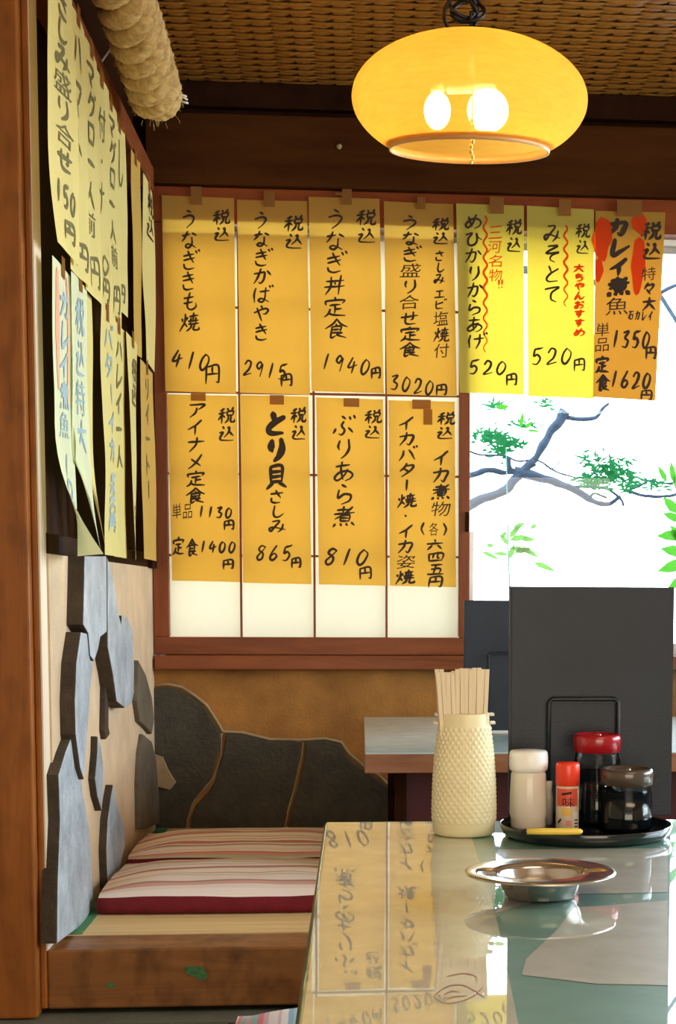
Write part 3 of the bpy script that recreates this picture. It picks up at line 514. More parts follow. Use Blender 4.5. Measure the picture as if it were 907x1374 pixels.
# ---------------------------------------------------------------- left wall menus
def menu_left(y0, y1, zt, zb_, x_off, mat, label, cols, curl=0.0, red=False, twist=0.0, inkmat='ink', tipcut=0.0):
    X = XL + x_off; sd = random.random() * 50
    def S(u, v, off=0.0):
        y = y0 + (y1 - y0) * u; z = zt + (zb_ - zt) * v
        bulge = 0.006 * noise.noise((u * 1.3 + sd, v * 2.4, sd)) + curl * max(0, v - 0.55) ** 2 * (4 * (1 - u) if curl > 0 else -4 * u) + twist * (u - 0.5) * (0.4 + 0.6 * v)
        z += tipcut * (v ** 6) * (1 - u); y += 0.06 * tipcut * v ** 4
        return Vector((X + bulge + off, y, z))
    o = MB().surf(lambda u, v: S(u, v), 8, 18).build('menu_strip', mat, None); tag(o, label, 'menu', 'menu strips hanging on the left wall')
    ink = Ink()
    for (txt, uc, v0, v1, w_, pen) in cols: ink.row(txt, (uc - w_ / 2) * 10, (uc + w_ / 2) * 10, v0 * 28, v1 * 28, pen, 0.1) if txt.isdigit() else ink.col(txt, uc * 10, v0 * 28, v1 * 28, w_ * 10, pen, 0.05)
    if cols: ink.lay(lambda a, b_, off: S(a, b_, 0.0012), 'lettering', M[inkmat], o, lambda p: (p.x / 10, p.y / 28))
    if red:
        k = Ink(); k.ribbon([Vector((2, 1 + i)) for i in range(12)], 1.1); k.ribbon([Vector((7.4, 1 + i)) for i in range(13)], 1.1); tag(k.lay(lambda a, b_, off: S(a, b_, 0.0009), 'lettering', M['pink_ink'], o, lambda p: (p.x / 10, p.y / 28)), 'faded red blots')
    a = S(0.42, 0.03); b_ = S(0.6, 0.0)
    MB().surf(lambda u, v: (max(a.x, b_.x) + 0.0015, a.y + u * 0.03, zt - 0.02 + v * 0.035), 1, 2).build('tape', M['tape'], o)
    return o
M['pink_ink'] = plain('faded_red_marker', (0.85, 0.36, 0.22), 0.8)
M['blue_ink'] = plain('faded_blue_marker', (0.30, 0.42, 0.45), 0.8)
M['grey_ink'] = plain('grey_marker', (0.17, 0.14, 0.05), 0.8)
D = 0.168
menu_left(2.64, 2.83, 2.013, 1.567, 0.032, M['yellow_l'], 'pale yellow menu strip beside the timber post, nearest in the left wall upper row', [('さしみ盛り合せ', .52, .05, .70, .62, .42), ('150', .5, .74, .84, .8, .42), ('円', .6, .87, .95, .6, .42)], 0.02, inkmat='grey_ink', twist=0.02)
menu_left(2.8, 2.97, 2.008, 1.557, 0.032, M['yellow_l'], 'pale yellow menu strip, second from the post in the upper row of the left wall', [('ハマト', .45, .05, .60, .55, .42), ('円', .6, .85, .96, .7, .42)], 0.0, inkmat='grey_ink')
menu_left(2.95, 3.12, 2.003, 1.552, 0.030, M['yellow_l'], 'pale yellow menu strip, third from the post in the upper row of the left wall', [('マグロ一人前', .45, .06, .76, .6, .42), ('円', .6, .82, .96, .7, .42)], 0.0, inkmat='grey_ink')
menu_left(3.1, 3.27, 1.998, 1.557, 0.026, M['yellow_l'], 'pale yellow menu strip, fourth from the post in the upper row of the left wall', [('付・ナ', .5, .12, .60, .5, .42), ('0円', .6, .75, .96, .7, .42)], 0.0, inkmat='grey_ink')
menu_left(3.25, 3.41, 1.998, 1.557, 0.023, M['yellow_l'], 'pale yellow menu strip, fifth from the post in the upper row of the left wall', [('マグロ一人前', .5, .06, .76, .6, .42), ('円', .6, .82, .96, .7, .42)], 0.0, inkmat='grey_ink')
menu_left(3.39, 3.54, 1.993, 1.602, 0.021, M['yellow_l'], 'pale yellow menu strip, farthest of the six adjoining upper row strips on the left wall', [('し', .5, .06, .36, .6, .42), ('円', .5, .85, .95, .6, .42)], 0.0, inkmat='grey_ink')
menu_left(3.6, 3.72, 1.978, 1.542, 0.026, M['yellow_d'], 'blank tan paper strip hanging apart near the dark corner post', [], 0.0)
menu_left(3.76, 3.95, 1.968, 1.542, 0.028, M['yellow_l'], 'yellow menu strip in the corner by the window, upper row', [('税込', .6, .04, .30, .6, .42)], 0.0, inkmat='ink')
menu_left(2.67, 2.84, 1.552, 1.067, 0.022, M['yellow_g'], 'faded greenish menu strip with red blots, nearest in the lower row of the left wall', [('カレイ煮魚', .5, .08, .60, .6, .42), ('10円', .5, .64, .9, .6, .42)], 0.09, True, inkmat='blue_ink')
menu_left(2.82, 2.98, 1.557, 1.077, 0.026, M['yellow_g'], 'faded greenish menu strip with curled foot, second in the lower row of the left wall', [('税込特大', .45, .06, .66, .55, .42)], -0.02, inkmat='blue_ink', tipcut=0.22)
menu_left(2.92, 3.07, 1.557, 1.087, 0.020, M['yellow_l'], 'pale yellow menu strip just before the dark gap in the lower row', [('一品料', .3, .1, .5, .5, .42)], -0.02, inkmat='blue_ink', tipcut=0.25)
menu_left(3.12, 3.29, 1.557, 1.077, 0.030, M['yellow_l'], 'pale yellow menu strip just beyond the dark gap in the lower row', [('バターイカ', .5, .05, .62, .6, .42), ('520円', .5, .66, .9, .6, .42)], 0.0, inkmat='blue_ink')
menu_left(3.27, 3.44, 1.557, 1.077, 0.026, M['yellow_l'], 'pale yellow menu strip, fifth of the lower row on the left wall', [('ハレイ一人', .5, .05, .62, .6, .42)], 0.0, inkmat='grey_ink')
menu_left(3.42, 3.62, 1.554, 1.077, 0.032, M['yellow_l'], 'pale yellow menu strip headed with two dark characters, sixth of the lower row', [('税込', .62, .08, .30, .55, .5), ('円', .6, .75, .86, .5, .42)], 0.0, inkmat='grey_ink', twist=-0.03)
menu_left(3.66, 3.9, 1.532, 1.082, 0.030, M['yellow_d'], 'ochre menu strip in the corner below the window end, lower row', [('りイ一トー', .5, .05, .7, .5, .42)], 0.0, inkmat='grey_ink')

# ---------------------------------------------------------------- straw rope
M['straw'] = wood('straw_rope_fibre', (0.34, 0.19, 0.055), (0.74, 0.52, 0.22), (45, 45, 45), 0.8)
rp = [Vector((-0.43, 2.45, 2.12)), Vector((-0.43, 2.75, 2.11)), Vector((-0.425, 3.05, 2.09)), Vector((-0.42, 3.27, 2.06)), Vector((-0.42, 3.45, 2.035))]
rope = empty('straw_rope', rp[-1]); tag(rope, 'thick twisted straw rope hanging along the rail at the top left', 'rope')
def path_at(t):
    k = t * (len(rp) - 1); i = min(int(k), len(rp) - 2); f = k - i
    q = [rp[max(i - 1, 0)], rp[i], rp[i + 1], rp[min(i + 2, len(rp) - 1)]]
    return 0.5 * ((2 * q[1]) + (q[2] - q[0]) * f + (2 * q[0] - 5 * q[1] + 4 * q[2] - q[3]) * f * f + (3 * q[1] - q[0] - 3 * q[2] + q[3]) * f ** 3)
TN = 300
for s_ in range(3):
    pts, rr = [], []
    for i in range(TN + 1):
        t_ = i / TN; c = path_at(t_); tg = (path_at(min(1, t_ + .01)) - path_at(max(0, t_ - .01))).normalized()
        up = Vector((0, 0, 1)); up = (up - tg * up.dot(tg)).normalized(); sd = tg.cross(up); a = t_ * 2 * PI * 4.6 + s_ * 2 * PI / 3
        R_ = 0.030 * (1 - 0.25 * max(0, t_ - .93) / .07)
        pts.append(c + (up * math.cos(a) + sd * math.sin(a)) * R_); rr.append(0.0268 * (1 - 0.5 * max(0, t_ - .95) / .05) * (1 + .05 * math.sin(i * 1.7)))
    mb = MB().tube(pts, rr, 22); mb.v = [v + Vector((noise.noise(v * 160), noise.noise(v * 160 + Vector((9, 0, 0))), noise.noise(v * 160 + Vector((0, 9, 0))))) * 0.0016 + Vector((noise.noise(v * 420), noise.noise(v * 400 + Vector((9, 0, 0))), noise.noise(v * 420 + Vector((0, 9, 0))))) * 0.0022 for v in mb.v]
    mb.build('rope_strand', M['straw'], rope)
fz = MB()
for i in range(420):
    t_ = random.uniform(0.1, 1.0); c = path_at(t_); a = random.uniform(0, 2 * PI); tg = (path_at(min(1, t_ + .01)) - path_at(max(0, t_ - .01))).normalized()
    up = Vector((0, 0, 1)); up = (up - tg * up.dot(tg)).normalized(); sd = tg.cross(up); d = up * math.cos(a) + sd * math.sin(a)
    l = random.uniform(0.008, 0.03); d2 = tg * random.choice((-1, 1)) * random.uniform(.3, 1)
    fz.tube([c + d * 0.050, c + d * (0.054 + l * .25) + d2 * l * .6, c + d * (0.054 + l * .15) + d2 * l * 1.3], 0.0004, 3, False)
tag(fz.build('loose_fibre', M['straw'], rope), kind='stuff')
for t_ in (0.25, 0.7): p = path_at(t_); MB().tube([p + Vector((0, 0, 0.045)), p + Vector((-0.02, 0, 0.058)), Vector((XL + 0.02, p.y, 2.04))], 0.002, 6).build('tie_string', M['white'], rope)
for t_, a in ((0.93, 0.1), (0.955, 0.3), (0.985, 0.0)): p = path_at(t_); MB().tube([p + Vector((0.048, 0, a * .02)), p + Vector((0.066, 0, -.004))], 0.0022, 5).build('tie_string', M['white'], rope)

# ---------------------------------------------------------------- pendant lamp
LY = 2.87; LC = on(630.5, 134, 1, LY)
lamp = empty('pendant_lamp', LC); tag(lamp, 'round flattened amber pendant lamp with two glowing bulbs inside', 'lamp')
TILT = Matrix.Rotation(math.radians(7.0), 4, 'X')
def tl(mb):
    mb.v = [LC + (TILT @ v) for v in mb.v]; return mb
sh = bpy.data.materials.new('amber_lamp_shade'); sh.use_nodes = True; t = sh.node_tree; t.nodes.clear()
o_ = N(t, 'ShaderNodeOutputMaterial'); tr = N(t, 'ShaderNodeBsdfTranslucent'); df = N(t, 'ShaderNodeBsdfDiffuse'); tp = N(t, 'ShaderNodeBsdfTransparent'); m1 = N(t, 'ShaderNodeMixShader'); m2 = N(t, 'ShaderNodeMixShader')
mp = mapping(t, (1, 1, 1)); mp.inputs['Scale'].default_value = (30, 30, 160); mp.inputs['Rotation'].default_value = (0.5, 0.6, 0); wv = N(t, 'ShaderNodeTexNoise', Scale=1.0, Detail=4.0); t.links.new(mp.outputs[0], wv.inputs['Vector'])
r = ramp(t, [(0.3, (0.98, 0.52, 0.075)), (0.7, (1.0, 0.62, 0.10))]); t.links.new(wv.outputs['Fac'], r.inputs[0]); t.links.new(r.outputs[0], tr.inputs[0])
df.inputs[0].default_value = (0.9, 0.50, 0.12, 1); tp.inputs[0].default_value = (1, 0.92, 0.75, 1); m1.inputs[0].default_value = 0.3; m2.inputs[0].default_value = 0.18
t.links.new(tr.outputs[0], m1.inputs[1]); t.links.new(df.outputs[0], m1.inputs[2]); t.links.new(m1.outputs[0], m2.inputs[1]); t.links.new(tp.outputs[0], m2.inputs[2]); t.links.new(m2.outputs[0], o_.inputs[0])
A_, C_ = 0.21, 0.113; rb = 0.1435
a0 = math.acos(rb / A_)
prof = [(A_ * math.cos(a), C_ * math.sin(a)) for a in [-a0 + (PI / 2 - 0.27 + a0) * k / 26 for k in range(27)]]
tl(MB().lathe(prof, (0, 0, 0), 72)).build('lamp_shade', sh, lamp)
zr = -C_ * math.sin(a0)
tl(MB().lathe([(rb + .001, zr - .001), (rb + .001, zr + .008), (rb - .0025, zr + .009), (rb - .003, zr - .006), (rb + .0005, zr - .006), (rb + .001, zr - .001)], (0, 0, 0), 72)).build('rim', plain('amber_rim', (0.62, 0.30, 0.08), 0.4), lamp)
tl(MB().lathe([(0.0001, C_ + .006), (0.02, C_ + .006), (0.045, C_ + .001), (0.060, C_ - .004), (0.060, C_ - .008), (0.0001, C_ - .008)], (0, 0, 0), 40)).build('top_cap', M['darkwood'], lamp)
BM = bpy.data.materials.new('lamp_bulb_glow'); BM.use_nodes = True; bb = BM.node_tree.nodes['Principled BSDF']; bb.inputs['Emission Color'].default_value = (1, 0.72, 0.36, 1); bb.inputs['Emission Strength'].default_value = 25
def bulb(c, r, e=1.0):
    mb = MB().lathe([(max(1e-4, r * math.sin(a)), r * e * math.cos(a)) for a in [PI * k / 14 for k in range(15)]], c, 20); tl(mb).build('bulb', BM, lamp)
bulb((0.030, -0.030, -0.022), 0.037); bulb((-0.058, 0.0, -0.020), 0.024, 1.35)
tl(MB().tube([(-0.04, 0, 0.02), (0.03, -0.02, 0.02)], 0.012, 12).tube([(0, 0, 0.02), (0, 0, C_ - .01)], 0.008, 10).tube([(-.058, 0, .012), (-.058, 0, .028)], .013, 12).tube([(.03, -.03, .012), (.03, -.03, .028)], .014, 12)).build('socket', M['white'], lamp)
ch = MB()
for k in range(9): ch.lathe([(1e-4, .0045), (.0032, .002), (.0032, -.002), (1e-4, -.0045)], (0.002 * math.sin(k * 2), -0.06, -0.045 - k * 0.0085), 8)
ch.tube([(0, -0.06, 0.02), (0, -0.06, -0.05)], 0.001, 5)
tl(ch).build('pull_chain', plain('brass_chain', (0.8, 0.55, 0.15), 0.3, metal=0.8), lamp)
CB = plain('black_cable', (0.012, 0.010, 0.010), 0.4)
top = LC + TILT @ Vector((0, 0, C_ + .004)); cb = MB(); pts = []
for k in range(150):
    t_ = k / 149; a = t_ * 2 * PI * 4.3; R_ = 0.026 + 0.010 * math.sin(a * 0.7 + 1)
    pts.append(top + Vector((-0.012 + R_ * math.cos(a) * 1.0, R_ * 0.5 * math.sin(a * 1.31), 0.030 + R_ * 0.80 * math.sin(a) + 0.006 * math.sin(a * .5))))
cb.tube(pts, 0.0032, 7); cb.tube([top, top + Vector((0, 0, 0.03)), pts[0]], 0.0032, 7)
cb.tube([pts[-1], top + Vector((0.004, 0, 0.06)), top + Vector((0.006, 0, 0.10)), Vector((top.x + .006, top.y, ZC + 0.002))], 0.0032, 7)
cb.tube([top + Vector((-0.006, 0, 0.05)), top + Vector((-0.008, 0, 0.12)), Vector((top.x - .004, top.y, ZC + 0.002))], 0.0026, 7)
cb.build('cable', CB, lamp)
MB().lathe([(1e-4, -.03), (.03, -.028), (.035, 0)], (top.x, top.y, ZC + .003), 24).build('ceiling_rose', CB, lamp)

# ---------------------------------------------------------------- cushions
def stripes(name, cols, seed=1, scale=1.0, axis='Y'):
    m, t, b = nt(name); b.inputs['Roughness'].default_value = 0.9; c = N(t, 'ShaderNodeTexCoord'); nz = N(t, 'ShaderNodeTexNoise', Scale=4.0, Detail=2.0); t.links.new(c.outputs['Object'], nz.inputs['Vector'])
    sx = N(t, 'ShaderNodeSeparateXYZ'); t.links.new(c.outputs['Object'], sx.inputs[0]); ma = N(t, 'ShaderNodeMath', operation='MULTIPLY_ADD'); t.links.new(nz.outputs['Fac'], ma.inputs[0]); ma.inputs[1].default_value = 0.02; t.links.new(sx.outputs[axis], ma.inputs[2])
    m2_ = N(t, 'ShaderNodeMath', operation='MULTIPLY'); t.links.new(ma.outputs[0], m2_.inputs[0]); m2_.inputs[1].default_value = scale; m3 = N(t, 'ShaderNodeMath', operation='FRACT'); t.links.new(m2_.outputs[0], m3.inputs[0])
    rnd = random.Random(seed); st = []; p = 0.0
    while p < 0.97 and len(st) < 30: st.append((p, cols[rnd.randrange(len(cols))])); p += rnd.uniform(0.018, 0.055)
    r = ramp(t, st, 'CONSTANT'); t.links.new(m3.outputs[0], r.inputs[0]); t.links.new(r.outputs[0], b.inputs['Base Color'])
    n2 = N(t, 'ShaderNodeTexNoise', Scale=300.0); t.links.new(c.outputs['Object'], n2.inputs['Vector']); bp = N(t, 'ShaderNodeBump', Strength=0.3, Distance=0.001); t.links.new(n2.outputs['Fac'], bp.inputs['Height']); t.links.new(bp.outputs[0], b.inputs['Normal']); return m
zc_ = [(0.88, 0.76, 0.70), (0.94, 0.86, 0.80), (0.66, 0.36, 0.30), (0.80, 0.68, 0.62), (0.42, 0.24, 0.18), (0.84, 0.72, 0.62), (0.55, 0.55, 0.42), (0.88, 0.80, 0.74), (0.62, 0.22, 0.20)]
M['zab'] = stripes('striped_cushion_cloth', zc_, 5, 3.2); M['zab2'] = stripes('striped_cushion_cloth_fine', zc_, 11, 4.2)
M['maroon'] = plain('maroon_cloth', (0.16, 0.006, 0.012), 0.85, var=0.15, bump=0.3)
def cushion(x0, x1, y0, y1, z, h, mat, label, sag=0.0):
    e = empty('floor_cushion', ((x0 + x1) / 2, (y0 + y1) / 2, z)); tag(e, label, 'cushion', 'striped cushions on the platform')
    cx, cy, ax, ay = (x0 + x1) / 2, (y0 + y1) / 2, (x1 - x0) / 2, (y1 - y0) / 2
    def sq(u, v): a = u * 2 - 1; b_ = v * 2 - 1; return a, b_
    def fn(u, v):
        a, b_ = sq(u, v); rx = ax * (1 - 0.02 * b_ * b_ * 1.5); ry = ay * (1 - 0.03 * a * a)
        z_ = z + h * 0.62 + h * 0.45 * (1 - a ** 4) * (1 - b_ ** 4) - sag * (1 - a * a) * (1 - b_ * b_) + 0.003 * noise.noise((a * 3, b_ * 5, x0 * 9))
        return Vector((cx + a * rx, cy + b_ * ry, z_))
    MB().surf(fn, 26, 22).build('top_cover', mat, e)
    band = MB(); ring = [(k / 24, 0) for k in range(24)] + [(1, k / 24) for k in range(24)] + [(1 - k / 24, 1) for k in range(24)] + [(0, 1 - k / 24) for k in range(24)]
    vs = []
    for lv, (o2, zz) in enumerate(((1.0, None), (1.014, 0.52), (1.016, 0.25), (1.0, 0.0))):
        for (u, v) in ring:
            p = fn(u, v); a, b_ = sq(u, v); vs.append(Vector((cx + (p.x - cx) * o2, cy + (p.y - cy) * o2, p.z if zz is None else z + 0.001 + h * zz * .9)))
    n = len(ring); band.add(vs, [(l * n + k, l * n + (k + 1) % n, (l + 1) * n + (k + 1) % n, (l + 1) * n + k) for l in range(3) for k in range(n)] + [tuple(3 * n + k for k in range(n))], True)
    band.build('side_band', M['maroon'], e); return e
cushion(-0.494, 0.03, 2.94, 3.32, ZP + 0.0025, 0.052, M['zab'], 'striped pink and white floor cushion with maroon edge, nearer of the two on the tatami')
cushion(-0.500, 0.02, 3.36, 3.72, ZP + 0.0025, 0.056, M['zab2'], 'striped pink and white floor cushion with maroon edge, farther one by the stone wall')

# ---------------------------------------------------------------- low table on the platform
def glosstop(name, base, ior, coat=1.0):
    m, t, b = nt(name); b.inputs['Roughness'].default_value = 0.5; b.inputs['Coat Weight'].default_value = coat; b.inputs['Coat Roughness'].default_value = 0.014; b.inputs['Coat IOR'].default_value = ior
    mp = mapping(t, (1, 1, 1)); nz = N(t, 'ShaderNodeTexNoise', Scale=25.0, Detail=6.0); t.links.new(mp.outputs[0], nz.inputs['Vector'])
    r = ramp(t, [(0.3, tuple(c * .8 for c in base)), (0.7, base)]); t.links.new(nz.outputs['Fac'], r.inputs[0]); t.links.new(r.outputs[0], b.inputs['Base Color'])
    n2 = N(t, 'ShaderNodeTexNoise', Scale=5.0, Detail=2.0); t.links.new(mp.outputs[0], n2.inputs['Vector']); bp = N(t, 'ShaderNodeBump', Strength=0.007, Distance=0.003); t.links.new(n2.outputs['Fac'], bp.inputs['Height']); t.links.new(bp.outputs[0], b.inputs['Coat Normal']); return m
M['lowtop'] = glosstop('sky_reflection_glossy_top', (0.62, 0.90, 0.95), 1.8)  # sky reflection painted as a pale blue base colour
lt = empty('low_table', (0.55, 3.43, ZP)); tag(lt, 'low wooden table with sky reflection painted into its glossy top standing on the tatami', 'table')
lx = on(489, 1010, 2, 0.70).x; ly = 2.99
boxo('tabletop', M['tabledge'], lt, lx, 1.15, ly, 3.89, 0.661, 0.698, bev=0.002)
boxo('top_sheet', M['lowtop'], lt, lx + .002, 1.148, ly + .002, 3.888, 0.698, 0.700)
xa_ = on(530, 1080, 1, 3.06).x; xb_ = on(545, 1080, 1, 3.06).x
lq = plain('dark_red_lacquer', (0.055, 0.004, 0.010), 0.5)
for sx in (xa_, 1.06):
    for sy in (3.05, 3.79): boxo('leg', M['darkwood'], lt, sx, sx + (xb_ - xa_), sy, sy + 0.03, ZP + .0026, 0.661)
boxo('side_panel', lq, lt, xb_, 1.06, 3.065, 3.08, ZP + 0.0026, 0.661); boxo('side_panel', lq, lt, xb_, 1.06, 3.80, 3.815, ZP + 0.0026, 0.661)

# ---------------------------------------------------------------- menu boards in wire stands
M['black'] = plain('black_vinyl_cover', (0.018, 0.024, 0.036), 0.42, spec=0.35, var=0.2, vs=8, bump=0.15, bs=400)
M['wire'] = plain('black_wire', (0.008, 0.012, 0.016), 0.35)
def menu_stand(x0, x1, yf, z0, z1, ax0, ax1, az, gap, base_y0, label1, label2, zbase):
    mbk = empty('menu_folder', ((x0 + x1) / 2, yf, z0)); tag(mbk, label1, 'menu')
    boxo('cover', M['black'], mbk, x0, x1, yf, yf + 0.002, z0, z1, bev=0.0012)
    boxo('cover', M['black'], mbk, x0, x1, yf + 0.008, yf + 0.010, z0, z1, bev=0.0012)
    boxo('spine', M['black'], mbk, x0 - 0.0015, x0 + 0.0005, yf, yf + 0.010, z0, z1)
    boxo('pages', M['white'], mbk, x0 + 0.002, x1 - 0.003, yf + 0.0025, yf + 0.0075, z0 + 0.003, z1 - 0.004)
    r_ = 0.0026
    st = MB(); yA = yf - gap; zz = zbase + r_ + 0.0004
    yB = yf + 0.010 + r_; st.tube([(ax0, yB, zz), (ax0, yA, zz), (ax0, yA, az - .004), (ax0 + .004, yA, az), (ax1 - .004, yA, az), (ax1, yA, az - .004), (ax1, yA, zz), (ax1, yB, zz)], r_, 8)
    yB = yf + 0.010 + r_
    st.tube([(ax0, yB - 0.004, zz), (ax0, yB, zz), (ax0, yB, az - .02), (ax1, yB, az - .02), (ax1, yB, zz), (ax1, yB - 0.004, zz)], r_, 8)
    s_ = st.build('wire_stand', M['wire'], None); tag(s_, label2, 'stand'); return mbk
yf = 1.823
a, b_ = on(684, 1096, 1, yf), on(905, 788, 1, yf); w0, w1 = on(737, 938, 1, yf - .008), on(830, 938, 1, yf - .008)
menu_stand(a.x, b_.x, yf, ZT + 0.006, b_.z, w0.x, w1.x, w0.z, 0.006, 0, 'large black menu folder standing upright on the near table', 'black wire stand holding the large menu folder on the near table', ZT)
yf2 = 3.42; a, b_ = on(623, 985, 1, yf2), on(752, 806, 1, yf2); w0 = on(655, 876, 1, yf2)
menu_stand(a.x, b_.x, yf2, 0.706, b_.z, w0.x, w0.x + 0.10, w0.z, 0.012, 0, 'smaller looking black menu folder on the low table behind the chopstick holder', 'black wire stand on the low table behind', 0.700)

# ---------------------------------------------------------------- near table
tb = empty('dining_table', (0.35, 1.3, 0)); tag(tb, 'glossy green topped dining table in the right foreground', 'table')
tx0 = on(437, 1104, 2, ZT).x; ty1 = on(437, 1104, 2, ZT).y + 0.01; TX1 = 0.80; TY0 = 0.55
M['teal'] = glosstop('teal_laminate', (0.19, 0.40, 0.35), 2.1)
M['mat'] = glosstop('pale_paper_under_glass', (0.58, 0.60, 0.48), 2.1); M['mat2'] = glosstop('grey_paper_under_glass', (0.60, 0.62, 0.56), 2.1)
boxo('tabletop', M['teal'], tb, tx0, TX1, TY0, ty1, ZT - 0.028, ZT - 0.0006, bev=0.0015)
boxo('edge_band', plain('dark_edge', (0.03, 0.02, 0.015), 0.4), tb, tx0 - .0015, tx0, TY0, ty1, ZT - 0.027, ZT - 0.003)
def sheet(name, pts, mat, z, label=None):
    o = MB().add([on(x, y, 2, z) if not isinstance(x, str) else None for x, y in pts], [tuple(range(len(pts)))]).build(name, mat, tb)
    if label: o['label'] = label
    return o
z1_ = ZT - 0.0003
v_ = [Vector((tx0 + .003, TY0 + .1, z1_)), Vector((0.085, TY0 + .1, z1_)), on(668, 1240, 2, z1_), on(628, 1106, 2, z1_), Vector((tx0 + .003, ty1 - .003, z1_))]
MB().add(v_, [tuple(range(5))]).build('place_paper', M['mat'], tb)
sheet('place_paper', [(745, 1250), (770, 1218), (896, 1208), (896, 1322), (800, 1320), (700, 1308), (706, 1286)], M['mat2'], z1_, 'grey printed sheet under the glossy top')
sheet('place_paper', [(668, 1140), (896, 1138), (896, 1197), (770, 1200), (700, 1214), (664, 1226)], M['mat2'], z1_, 'grey printed sheet under the glossy top')
fk = Ink()
for pts in ([(582, 1338), (592, 1328), (606, 1322), (622, 1322), (634, 1328), (640, 1332), (632, 1338), (616, 1344), (598, 1346), (582, 1338)], [(640, 1332), (648, 1324)], [(640, 1332), (650, 1338)], [(600, 1310), (622, 1306), (638, 1310), (640, 1318)], [(596, 1334), (606, 1330), (618, 1331)], [(600, 1340), (612, 1337), (626, 1336)], [(588, 1336), (591, 1335)]):
    fk.ribbon([Vector(p) for p in catmull(pts)], 1.1)
tag(MB().add([on(p.x, p.y, 2, ZT - 0.0001) for p in fk.v], fk.f).build('printed_drawing', plain('brown_print', (0.36, 0.20, 0.14), 0.5), tb), 'faint brown line drawing of a fish')
for (x, y) in ((tx0 + .06, TY0 + .06), (TX1 - .1, TY0 + .06), (tx0 + .06, ty1 - .10), (TX1 - .1, ty1 - .10)): boxo('leg', M['darkwood'], tb, x, x + .045, y, y + .045, 0, ZT - .028)
boxo('apron', M['darkwood'], tb, tx0 + .06, TX1 - .06, ty1 - .09, ty1 - .07, ZT - .10, ZT - .028); boxo('apron', M['darkwood'], tb, tx0 + .06, TX1 - .06, TY0 + .07, TY0 + .09, ZT - .10, ZT - .028)

# ---------------------------------------------------------------- chopstick holder + chopsticks
HP = on(622, 1125, 2, ZT); HY = HP.y + 0.034; HX = on(622.5, 1115, 1, HY).x
hw = lambda n: n * HY / F
hold = empty('chopstick_holder', (HX, HY, ZT)); tag(hold, 'cream plastic chopstick holder with knobbly diamond pattern', 'holder')
cream = plain('cream_plastic', (0.84, 0.78, 0.50), 0.38, coat=0.1)
ztp = on(622, 960, 1, HY - .03).z - ZT; zb2 = on(622, 975, 1, HY - .03).z - ZT
def prof_r(z):       # body radius
    pts = [(0.0, 41.0), (0.006, 42.5), (0.03, 43.0), (0.06, 42.0), (0.09, 39.5), (0.115, 36.0), (0.16, 31)]
    for (z0, r0), (z1_, r1) in zip(pts, pts[1:]):
        if z <= z1_: return hw(r0 + (r1 - r0) * (z - z0) / (z1_ - z0))
    return hw(33)
NT, NZ = 204, 132
def hb2(u, v):
    a = 2 * PI * u; z = 0.014 + (zb2 - 0.014) * v; q = math.cos(15 * a + PI * z / 0.0095) * math.cos(15 * a - PI * z / 0.0095)
    rr_ = prof_r(z) + 0.0013 * (abs(q) ** 1.2 if 0.01 < v < 0.99 else 0)
    return Vector((HX + rr_ * math.cos(a), HY + rr_ * math.sin(a), ZT + z))
MB().surf(hb2, NT, NZ).build('patterned_body', cream, hold)
MB().lathe([(1e-4, 0.0004), (hw(39), 0.0004), (hw(41), 0.002), (hw(42), 0.006), (prof_r(.014), 0.014)], (HX, HY, ZT), 60).build('base_band', cream, hold)
MB().lathe([(prof_r(zb2), zb2), (prof_r(zb2) - .0005, zb2 + .001), (hw(34), zb2 + .0015), (hw(33.5), ztp), (hw(32), ztp + .001), (hw(31.5), ztp - .001), (hw(33) - .003, 0.02), (1e-4, 0.02)], (HX, HY, ZT), 60).build('neck', cream, hold)
for sx in (-1, 1):
    for zz in (ztp - .001, zb2 + .002): tb2 = MB(); x_ = HX + sx * hw(36.5 if zz > zb2 + .004 else 38); tb2.box(x_ - .003, x_ + .003, HY - .006, HY + .006, ZT + zz - .0015, ZT + zz + .0015, bev=.0008); tb2.build('side_tab', M['white'], hold)
stick = wood('pale_chopstick_wood', (0.80, 0.68, 0.48), (0.92, 0.82, 0.62), (60, 60, 4), 0.6)
rnd = random.Random(4); tops = [902, 905, 898, 899, 896, 898, 899, 898, 900, 903]
cs0 = None; k = 0
for rowi, (yo, cnt) in enumerate(((-0.014, 6), (0.000, 7), (0.013, 6))):
    for i in range(cnt):
        f = (i - (cnt - 1) / 2) / ((cnt - 1) / 2); xo = f * (0.0205 if rowi != 1 else 0.0235); xt = f * (0.0265 if f < 0 else 0.0225) - .001
        wd, th = 0.0030, 0.0024; L = on(620, (tops[i % 10] if rowi == 0 else 896 + rnd.uniform(-1, 9)), 1, HY + yo).z - (ZT + .022); L *= 1.0
        mb = MB(); yt = yo + rnd.uniform(-.002, .002)
        for sd in (-1, 1):
            c0 = Vector((HX + xo * .8 + sd * .0024, HY + yo * .8, ZT + .022)); c1 = Vector((HX + xt + sd * .0026, HY + yt, ZT + .022 + L)); e = .0024
            mb.add([c + Vector((p, q, 0)) for c, s_ in ((c0, .7), (c1, 1)) for p, q in ((-e * s_, -.0016), (e * s_, -.0016), (e * s_, .0016), (-e * s_, .0016))], [(0, 3, 2, 1), (4, 5, 6, 7), (0, 1, 5, 4), (1, 2, 6, 5), (2, 3, 7, 6), (3, 0, 4, 7)])
        o = mb.build('chopsticks', stick, None); tag(o, '%s pair of pale chopsticks from the left in the %s row of the cream holder' % (('first', 'second', 'third', 'fourth', 'fifth', 'sixth', 'seventh')[i], ('front', 'middle', 'back')[rowi]), 'chopsticks', 'chopsticks in the cream holder')

